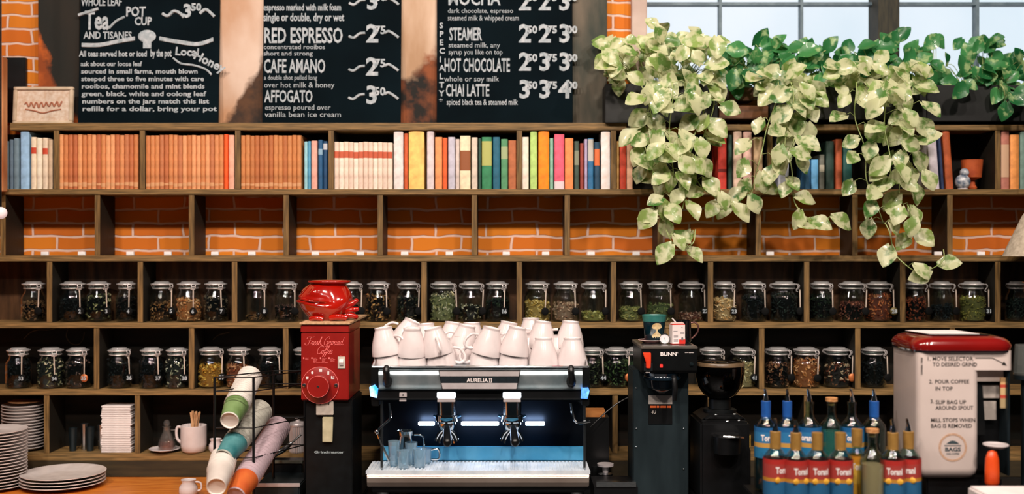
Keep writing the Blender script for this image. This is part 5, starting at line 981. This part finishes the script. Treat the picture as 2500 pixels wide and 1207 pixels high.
# ================================================================== LOWEST SHELF AND WORKTOP
zs = Z(1108)
Y = .055
for i in range(4):
    a = 178 + i * 21; h = (1106 - (1050, 1043, 1048, 1045)[i]) * K(Y)
    m = MB(); m.lathe([(0, 0), (.013, 0), (.0165, h), (.015, h), (.012, .004), (0, .004)], 20); o = m.build('steel_cup', (dsteel, steel, dsteel, steel)[i], smooth=50); o.location = (X(a, Y), Y + (i % 2) * .03, zs + .0005)
    tag(o, ('dark narrow steel cup, first left of the napkins', 'shiny narrow steel cup, second in the row left of the napkins', 'dark narrow steel cup, third in the row left of the napkins', 'shiny narrow steel cup touching the napkin stack')[i], 'cup', 'steel cups beside the napkins')
g = random.Random(5); z = zs + .0008
for i in range(26):
    h = (1108 - 994) * K(Y) / 26; w = .058 + g.uniform(-.002, .002) * (1 if i < 20 else 1.4)
    m = MB(); m.box(-w, w, -.045, .045, 0, h * .84); o = m.build('napkin', paper, bevel=.0012, seg=1); o.location = (X(293, Y) + g.uniform(-.0015, .0015), .055, z); z += h
    tag(o, 'folded white napkin in the tall stack on the lowest shelf' if i < 25 else 'topmost folded napkin of the tall stack on the lowest shelf', 'napkin', 'napkins in the tall stack' if i < 25 else None)
Y = .04; t = thing('saucer', 'white saucer under the brown syrup carafe on the lowest shelf', 'saucer', (X(402, Y), Y, zs + .0005))
MB().lathe([(0, 0), (.03, 0), (.060, .012), (.059, .0135), (.03, .004), (0, .004)], 32).build('plate', white, t, smooth=60)
t = thing('syrup_carafe', 'small glass carafe of brown syrup with glass stopper, on a white saucer', 'carafe', (X(407, Y), Y, zs + .0055))
m = MB(); m.lathe([(0, 0), (.030, 0), (.034, .006), (.032, .030), (.022, .058), (.014, .075), (.014, .090), (.017, .093), (.015, .093), (.012, .088), (.0125, .075), (.02, .057), (.030, .030), (.031, .006), (0, .003)], 30); m.build('glass', glass('carafe_glass', '#f4f0ea', dif=.03, refl=1.6), t, smooth=60)
MB().lathe([(0, .004), (.030, .006), (.0295, .028), (.025, .038), (0, .038)], 26).build('syrup', mat('brown_syrup', '#4a1a0c', '#7a3418', rough=.1, coat=.6), t)
MB().ball(.013, (0, 0, .106), 16, (1, 1, 1.1)).build('stopper', glass('carafe_glass'), t); MB().tube(cat([(.016, 0, .08), (.034, 0, .078), (.040, 0, .06), (.030, 0, .045)], 5), .003, 8).build('handle', glass('carafe_glass'), t)
Y = -.03; t = thing('mug', 'white mug full of wooden stir sticks on the lowest shelf', 'mug', (X(472, .03), .035, zs + .0005))
m = MB(); m.lathe([(0, 0), (.038, 0), (.046, .006), (.050, .03), (.050, .104), (.048, .105), (.0465, .104), (.0465, .03), (.04, .008), (0, .006)], 34); m.build('body', white, t, smooth=60)
MB().tube(cat([(-.047, 0, .095), (-.062, 0, .098), (-.068, 0, .08), (-.064, 0, .05), (-.048, 0, .035)], 5), .0055, 10).build('handle', white, t)
g = random.Random(9)
for i in range(11):
    m = MB(); m.box(-.0035, .0035, -.0007, .0007, 0, .15); o = m.build('stir_stick', mat('birch_stick', '#c08a5a', '#e0b488', rough=.6), bevel=.0004, seg=1)
    a, l = g.uniform(0, 6.28), g.uniform(.008, .026); o.location = (X(472, .03) + l * .5 * math.cos(a), .035 + l * .5 * math.sin(a), zs + .009); o.rotation_euler = (g.uniform(-.16, .1), g.uniform(-.16, .2), g.uniform(-1, 1))
    tag(o, 'flat wooden stir stick standing in the white mug', 'stir stick', 'stir sticks in the white mug')
t = thing('creamer', 'small white creamer between the stir stick mug and the cup rack', 'creamer', (X(521, .0), .03, zs + .0005))
MB().lathe([(0, 0), (.02, 0), (.026, .012), (.025, .03), (.018, .042), (.023, .052), (.021, .052), (.016, .042), (.022, .028), (0, .006)], 26).build('body', white, t, smooth=60); MB().tube(cat([(.02, 0, .045), (.034, 0, .042), (.036, 0, .024), (.024, 0, .016)], 5), .003, 8).build('handle', white, t)
Y = .03; t = thing('shaker', 'fluted steel shaker with knobbed lid beside the red grinder column', 'shaker', (X(727, Y), Y, zs + .0005)); hh = (1106 - 1042) * K(Y)
m = MB(); n = 48; pr2 = [(.031, 0), (.033, .005), (.031, hh)]
vs = []; fs = []
for r, z_ in pr2:
    for i in range(n): q = r * (1 + (.03 if i % 2 else -.03)); vs.append((q * math.cos(2 * PI * i / n), q * math.sin(2 * PI * i / n), z_))
for j in range(2): fs += [(j * n + i, j * n + (i + 1) % n, (j + 1) * n + (i + 1) % n, (j + 1) * n + i) for i in range(n)]
fs += [tuple(range(n))[::-1], tuple(range(2 * n, 3 * n))]; m.add(vs, fs); m.build('body', satin, t, smooth=0)
MB().lathe([(.033, hh), (.034, hh + .004), (.030, hh + .014), (.010, hh + .018), (.006, hh + .022), (.010, hh + .028), (.008, hh + .033), (0, hh + .034)], 30).build('lid', satin, t, smooth=60)
t = thing('steel_tray', 'low steel tray on the counter between the cup rack and the red grinder', 'tray', (X(690, -.35), -.3, CZ)); m = MB(); m.box(-.09, .07, -.10, .12, 0, .055); m.build('body', dsteel, t, bevel=.004); MB().box(-.092, .072, -.104, -.098, .05, .063).build('rim', satin, t, bevel=.001)
t = thing('steel_bin', 'dark bin with a pale steel lip behind the paper cups', 'bin', (X(700, -.12), -.13, CZ)); MB().box(-.075, .07, -.05, .06, 0, Z(1124, -.12) - CZ).build('body', blackm, t, bevel=.004); MB().box(-.077, .072, -.055, -.045, Z(1124, -.12) - CZ, Z(1117, -.12) - CZ).build('lip', mat('dull_lip', '#6a7268', '#8a9080', rough=.4, metal=.5), t)
t = thing('steel_scoop', 'small steel scoop lying tilted beside the fluted shaker', 'scoop', (X(690, -.1), -.14, Z(1117, -.12) + .001)); m = MB(); m.tube([(-.03, 0, .010), (.01, .0, .03), (.04, .01, .055)], [.012, .011, .008], 12); m.build('bowl', steel, t); MB().tube([(.04, .01, .055), (.075, .02, .085)], .004, 8).build('handle', steel, t)
# plates
def plate_proto(R0, h):
    m = MB(); m.lathe([(0, .001), (R0 * .55, 0), (R0 * .62, .001), (R0 * .94, h), (R0, h + .002), (R0, h + .0045), (R0 * .96, h + .0045), (R0 * .66, .0055), (R0 * .5, .004), (0, .004)], 48); return m
def stack(n, R0, h, pitch, cx, cy, z0, label, group, first=None):
    pm = plate_proto(R0, h); o = None; gg = random.Random(n)
    for i in range(n):
        if o is None: o = pm.build('plate', mat('plate_glaze', '#c9c0bc', '#d8cfcc', rough=.25, coat=.3), smooth=60); q = o
        else: q = o.copy(); COL.objects.link(q)
        q.location = (cx + gg.uniform(-.001, .001), cy + gg.uniform(-.001, .001), z0 + .0005 + i * pitch); tag(q, label if i < n - 1 else label.replace('plate in', 'plate on top of').replace('white plate', 'white plate'), 'plate', group if i < n - 1 else None)
    return z0 + n * pitch
stack(15, .082, .012, .0118, X(57, .08), .083, zs, 'small white plate in the tall stack standing in the lowest left pigeonhole', 'plates in the pigeonhole stack')
o = MB().lathe([(0, 0), (.06, 0), (.066, .002), (.064, .003), (0, .002)], 40).build('paper_doily', mat('tan_paper', '#9a6a44', '#b88458', rough=.7)); o.location = (X(62, .08), .083, zs + 15 * .0118 + .0145); tag(o, 'round tan paper lying on the small plates in the pigeonhole', 'paper')
stack(19, .112, .012, .0113, X(-12, -.2), -.20, CZ, 'white plate in the tall stack cut by the left edge of the picture', 'plates in the left edge stack')
stack(4, .152, .016, .0115, X(155, -.165), -.168, CZ, 'large white plate in the low pile on the orange worktop', 'large plates in the low pile')
t = thing('creamer', 'small white creamer blurred on the orange worktop by the lower edge', 'creamer', (X(466, -.3), -.33, CZ + .0005))
MB().lathe([(0, 0), (.024, 0), (.034, .014), (.032, .035), (.022, .05), (.027, .06), (.025, .06), (.02, .05), (.029, .033), (0, .006)], 26).build('body', white, t, smooth=60); MB().tube(cat([(.025, 0, .052), (.044, 0, .048), (.046, 0, .026), (.030, 0, .018)], 5), .0035, 8).build('handle', white, t)
# small white clips on the shelf edge of the brick pigeonholes
zs2 = Z(624)
PK = ['left puck light in the first brick pigeonhole', 'right puck light in the first brick pigeonhole', 'left puck light in the second brick pigeonhole', 'right puck light in the second brick pigeonhole', 'left puck light in the third brick pigeonhole', 'right puck light in the third brick pigeonhole', 'left puck light in the fourth brick pigeonhole', 'right puck light in the fourth brick pigeonhole', 'left puck light in the fifth brick pigeonhole', 'right puck light in the fifth brick pigeonhole', 'left puck light in the sixth brick pigeonhole', 'right puck light in the sixth brick pigeonhole', 'left puck light in the pigeonhole beside the first hanging plant', 'right puck light in the pigeonhole beside the first hanging plant', 'puck light behind the tip of the middle plant', 'puck light right of the pale curling vine tip', 'puck light near the beige cloth shade']
for i, px_ in enumerate((110, 200, 318, 410, 525, 615, 770, 880, 988, 1097, 1236, 1332, 1443, 1553, 1880, 2290, 2395)):
    t_ = MB(); t_.box(-.014, .014, -.006, .006, 0, .014); t_.box(-.011, .011, -.008, -.006, .003, .011); o = t_.build('shelf_light', mat('puck_white', '#d8d0cc', '#ece6e2', rough=.4, emit=.25), bevel=.002); o.location = (X(px_, .02), .02, zs2 + .0005)
    tag(o, 'small white ' + PK[i], 'light', 'puck lights on the brick pigeonholes')
# far left globe lamp and right edge cone shade
t = thing('globe_lamp', 'small white globe bulb hanging at the left edge', 'lamp', (X(2, -.3), -.3, Z(535, -.3))); MB().ball(.022, (0, 0, .022), 20).build('bulb', mat('opal', '#dcc8c8', '#e8d8d8', rough=.3, emit=.5), t); MB().tube([(0, 0, .04), (0, 0, 1.6)], .003, 6).build('cord', black, t)
t = thing('cloth_shade', 'beige cloth cone shade cut by the right edge over the jar shelf', 'shade', (X(2522, -.12), -.12, Z(626, -.12)))
MB().lathe([(.108, 0), (.106, .004), (.04, .15), (.03, .165), (.028, .165), (.038, .148), (.104, .003)], 40).build('fabric', mat('beige_linen', '#a89a86', '#c9bba6', rough=.9, scale=60), t, smooth=60); MB().tube([(0, 0, .13), (0, 0, 1.4)], .0025, 6).build('cord', black, t); MB().tube([(-.03, 0, .16), (0, 0, .165), (.03, 0, .16)], .002, 6).build('bracket', steel, t)
# twine on the back panel of the lower left pigeonholes
tw = mat('twine', '#4a3c28', '#6a583c', rough=.9)
for i, (P_, lb) in enumerate(((((58, 828), (75, 812), (95, 806), (120, 806), (140, 800)), 'thin twine sagging inside the lower left pigeonhole'), (((165, 806), (162, 822), (172, 838), (190, 842), (202, 830), (206, 812)), 'loop of twine hanging above the jar with the copper scoop'), (((520, 830), (535, 818), (560, 812)), 'faint dark twine above the yellow petals jar'))):
    m = MB(); m.tube(cat([(X(a, .14), .14, Z(b, .14)) for a, b in P_], 6), .0012, 5); o = m.build('twine', tw); tag(o, lb, 'twine')
# ================================================================== PLANTERS AND TRAILING PLANTS
def planter(a, b, t0, t1, mt, lb, dep=.17, yf=-.02):
    t = thing('planter_box', lb, 'planter', (X((a + b) / 2, yf), yf, Z(t1, yf))); w = (b - a) / 2 * K(yf); h = (t1 - t0) * K(yf)
    m = MB(); m.box(-w, w, 0, .012, 0, h); m.box(-w, w, dep - .012, dep, 0, h); m.box(-w, -w + .012, .012, dep - .012, 0, h); m.box(w - .012, w, .012, dep - .012, 0, h); m.box(-w, w, 0.012, dep - .012, 0, .01); m.build('box', mt, t, bevel=.002)
    m = MB(); m.box(-w + .012, w - .012, .012, dep - .012, .01, h - .02); m.build('soil', mat('soil', '#1a120c', '#2c2016', rough=.95, scale=80, bump=1), t)
pb = mat('black_planter', '#070808', '#0f1212', rough=.6)
brown = mat('brown_planter', '#4a2c16', '#7a4a26', rough=.6, scale=6, stretch=(1, 1, 8))
planter(1478, 1752, 205, 300, pb, 'black planter box at the left end of the window sill'); planter(1880, 2262, 208, 292, pb, 'black planter box in the middle under the window'); planter(2264, 2560, 208, 296, pb, 'long black planter box at the right under the window')
planter(1756, 1876, 258, 290, brown, 'brown wooden tray box between two black planters'); planter(1780, 1840, 214, 246, brown, 'small brown wooden box above the tray between the planters', dep=.10, yf=.04)
def leafmat(nm, g1, g2, cream, amt):
    m = mat(nm, g1, rough=.35); N = m.node_tree.nodes; L = m.node_tree.links; b = N['Principled BSDF']; b.inputs['Coat Weight'].default_value = .2
    g = N.new('ShaderNodeNewGeometry'); r = N.new('ShaderNodeValToRGB'); r.color_ramp.elements[0].color = lin(g1); r.color_ramp.elements[1].color = lin(g2); L.new(g.outputs['Random Per Island'], r.inputs[0])
    t = N.new('ShaderNodeTexCoord'); n = N.new('ShaderNodeTexNoise'); n.inputs['Scale'].default_value = 26; n.inputs['Detail'].default_value = 3; L.new(t.outputs['Object'], n.inputs[0])
    q = N.new('ShaderNodeMapRange'); q.inputs[1].default_value = .56 - amt; q.inputs[2].default_value = .68 - amt; L.new(n.outputs[0], q.inputs[0])
    x = N.new('ShaderNodeMix'); x.data_type = 'RGBA'; L.new(q.outputs[0], x.inputs[0]); L.new(r.outputs[0], x.inputs[6]); x.inputs[7].default_value = lin(cream)
    L.new(x.outputs[2], b.inputs['Base Color'])
    tl = N.new('ShaderNodeBsdfTranslucent'); L.new(x.outputs[2], tl.inputs[0]); ms = N.new('ShaderNodeMixShader'); ms.inputs[0].default_value = .35
    L.new(b.outputs[0], ms.inputs[1]); L.new(tl.outputs[0], ms.inputs[2]); L.new(ms.outputs[0], N['Material Output'].inputs[0]); return m
lm1 = leafmat('variegated_leaf', '#4a8038', '#a3bd68', '#dfe2b4', .15); lm2 = leafmat('green_leaf', '#1f6a3a', '#4f9a58', '#b4cf90', .02)
stemm = mat('pale_stem', '#7f9450', '#b4bf84', rough=.5)
gl = random.Random(21)
def leaf(m, P, size, face, droop, roll, curl):
    """heart shaped leaf: blade lies in local XY, tip along +Y, stalk end at the origin"""
    n = 8; vs = []; fs = []
    out = [(.0, .10), (.13, .30), (.30, .42), (.44, .44), (.58, .40), (.72, .31), (.85, .19), (.94, .09), (1.0, .0)]
    for i, (u, w) in enumerate(out):
        y = u - .08 * (1 - u) ** 3; b = -curl * u * u
        back = -.12 if i == 0 else 0
        for s_, ww in ((-1, w), (-.5, w * .5), (0, 0), (.5, w * .5), (1, w)):
            vs.append((s_ * abs(w) * 1.0 if abs(s_) == 1 else s_ * w, y + (back if abs(s_) == 1 else back * .6 if s_ else 0), b + abs(s_) * w * .30 + .03 * math.sin(u * 9 + s_ * 3)))
    for i in range(len(out) - 1):
        for j in range(4): a = i * 5 + j; fs.append((a, a + 1, a + 6, a + 5))
    M = T(P) @ Matrix.Rotation(face, 4, 'Z') @ Matrix.Rotation(droop, 4, 'X') @ Matrix.Rotation(roll, 4, 'Y') @ Matrix.Scale(size, 4)
    m.add(vs, fs, M)
def facing(P, tip, size, m, tilt=.35):
    """leaf whose blade roughly faces the room, its tip pointing along tip=(dx,dz)"""
    ty = Vector((tip[0], gl.uniform(-.45, .05), tip[1])).normalized(); nz = Vector((gl.uniform(-.55, .55), -1, gl.uniform(.0, .9))); nz = (nz - ty * nz.dot(ty)).normalized(); tx = ty.cross(nz)
    M = Matrix((( tx.x, ty.x, nz.x, P[0]), (tx.y, ty.y, nz.y, P[1]), (tx.z, ty.z, nz.z, P[2]), (0, 0, 0, 1)))
    o = m.M; m.M = M @ Matrix.Scale(size, 4); leaf(m, (0, 0, 0), 1, 0, 0, 0, gl.uniform(.05, .3)); m.M = o
def plant(lb, strands, bushes, mt, origin, sc=1.0):
    """strands: list of (points px, Y, leaf count, spread px); bushes: (x0,x1,y0,y1,Y0,Y1,count)"""
    t = thing('pothos_plant', lb, 'plant', origin); O = Vector(origin); lf = MB(); st = MB()
    for pts, Y, cnt, spr in strands:
        cv = cat([(a, b, 0) for a, b in pts], 8); P_ = [Vector((X(p[0], Y), Y - .02 * math.sin(i * .35), Z(p[1], Y))) - O for i, p in enumerate(cv)]
        st.tube(P_, .0022, 6)
        for k in range(cnt):
            f = (k + gl.random() * .7) / cnt * (len(P_) - 1.01); i = int(f); b = P_[i].lerp(P_[i + 1], f - i)
            side = (-1 if k % 2 else 1); off = Vector((side * gl.uniform(.2, 1) * spr * K(Y), gl.uniform(-.05, .03), gl.uniform(-.6, .7) * spr * .5 * K(Y))); q = b + off
            st.tube([b, b.lerp(q, .5) + Vector((0, -.008, .012)), q], .0011, 5)
            d = math.radians(gl.uniform(-75, 15)) ; facing(q, (side * math.cos(d) * gl.uniform(.3, 1), -abs(gl.gauss(.7, .35)) + .35 * (gl.random() < .2)), gl.uniform(.062, .086) * sc, lf)
    for x_0, x_1, y_0, y_1, Y0, Y1, cnt in bushes:
        for k in range(cnt):
            a, b, Y = gl.uniform(x_0, x_1), gl.uniform(y_0, y_1), gl.uniform(Y0, Y1); q = Vector((X(a, Y), Y, Z(b, Y))) - O
            rt = Vector((X(a * .5 + (x_0 + x_1) * .25, .05), .05, Z(214, .05))) - O
            st.tube(cat([rt, rt.lerp(q, .6) + Vector((0, 0, .03)), q], 3), .0013, 5)
            facing(q, (gl.uniform(-1, 1), gl.uniform(-.9, .8)), gl.uniform(.055, .082) * sc, lf)
    lf.build('foliage', mt, t, smooth=180); st.build('stem', stemm, t, smooth=180)
plant('dense pale variegated trailing plant at the left end of the window, hanging over the shelves',
      [([(1560, 200), (1585, 260), (1600, 330), (1612, 400), (1622, 460), (1618, 520), (1640, 575)], -.10, 15, 34), ([(1640, 200), (1640, 260), (1635, 330), (1640, 400), (1650, 450)], -.13, 14, 42), ([(1700, 200), (1720, 260), (1700, 320), (1670, 380), (1655, 440)], -.11, 13, 38),
       ([(1730, 210), (1742, 260), (1720, 330), (1690, 400), (1710, 450), (1740, 480), (1790, 500), (1830, 470)], -.10, 15, 26), ([(1600, 200), (1580, 280), (1572, 340), (1590, 420)], -.07, 12, 24), ([(1625, 560), (1640, 592), (1672, 606), (1692, 590), (1700, 560)], -.12, 4, 16), ([(1610, 480), (1600, 520), (1606, 545)], -.12, 3, 18), ([(1660, 440), (1672, 480), (1668, 510)], -.12, 3, 16)],
      [(1478, 1760, 92, 205, -.16, .06, 95), (1590, 1625, 60, 110, 0, .08, 3)], lm1, (X(1620, .05), .05, Z(230, .05)))
plant('variegated trailing plant in the middle, hanging before the pink and lilac books',
      [([(1900, 200), (1890, 260), (1870, 330), (1850, 400), (1845, 440), (1830, 480)], -.10, 12, 40), ([(1930, 200), (1935, 260), (1920, 330), (1905, 400), (1890, 440)], -.12, 12, 34), ([(1960, 205), (1975, 250), (1950, 310), (1925, 370)], -.08, 10, 30),
       ([(1925, 380), (1935, 450), (1945, 500), (1965, 535), (1995, 550), (2030, 525)], -.10, 7, 18)],
      [(1840, 2010, 180, 215, -.12, .03, 16)], lm1, (X(1920, .05), .05, Z(230, .05)))
plant('large variegated trailing plant right of the middle whose pale tip curls over the jar shelf',
      [([(2090, 200), (2085, 260), (2100, 320), (2110, 380), (2120, 440), (2135, 500), (2160, 545)], -.11, 14, 36), ([(2150, 200), (2160, 260), (2165, 330), (2170, 400), (2180, 460)], -.14, 14, 40), ([(2210, 200), (2225, 260), (2215, 330), (2205, 400), (2200, 470), (2215, 530)], -.11, 14, 34),
       ([(2180, 230), (2190, 300), (2215, 380), (2235, 430)], -.08, 9, 24), ([(2215, 500), (2225, 550), (2240, 590)], -.12, 4, 12), ([(2160, 545), (2175, 590), (2195, 630), (2225, 660), (2265, 662), (2295, 640), (2308, 610)], -.14, 5, 14)],
      [(2040, 2270, 150, 215, -.14, .03, 34)], lm1, (X(2160, .05), .05, Z(230, .05)))
plant('upright green leafy plant against the window left of the dark mullion', [], [(1770, 2060, 108, 210, -.02, .11, 78), (1880, 1920, 92, 130, .02, .1, 4)], lm2, (X(1900, .05), .05, Z(230, .05)), 1.0)
plant('green leafy plant against the window at the dark mullion', [], [(2040, 2290, 108, 210, -.02, .11, 48), (2130, 2190, 84, 130, .0, .08, 5)], lm2, (X(2170, .05), .05, Z(230, .05)), .95)
plant('sparse dark green plant at the right end of the window with a drooping shoot', [([(2440, 205), (2450, 235), (2462, 262)], -.05, 4, 14), ([(2340, 200), (2350, 215)], -.04, 2, 8), ([(2500, 200), (2506, 240)], -.05, 3, 14)], [(2290, 2520, 138, 210, -.03, .11, 44), (2275, 2300, 78, 110, .03, .1, 2), (2385, 2430, 90, 150, .0, .1, 8), (2345, 2365, 90, 120, .03, .1, 1)], lm2, (X(2400, .05), .05, Z(230, .05)), .95)
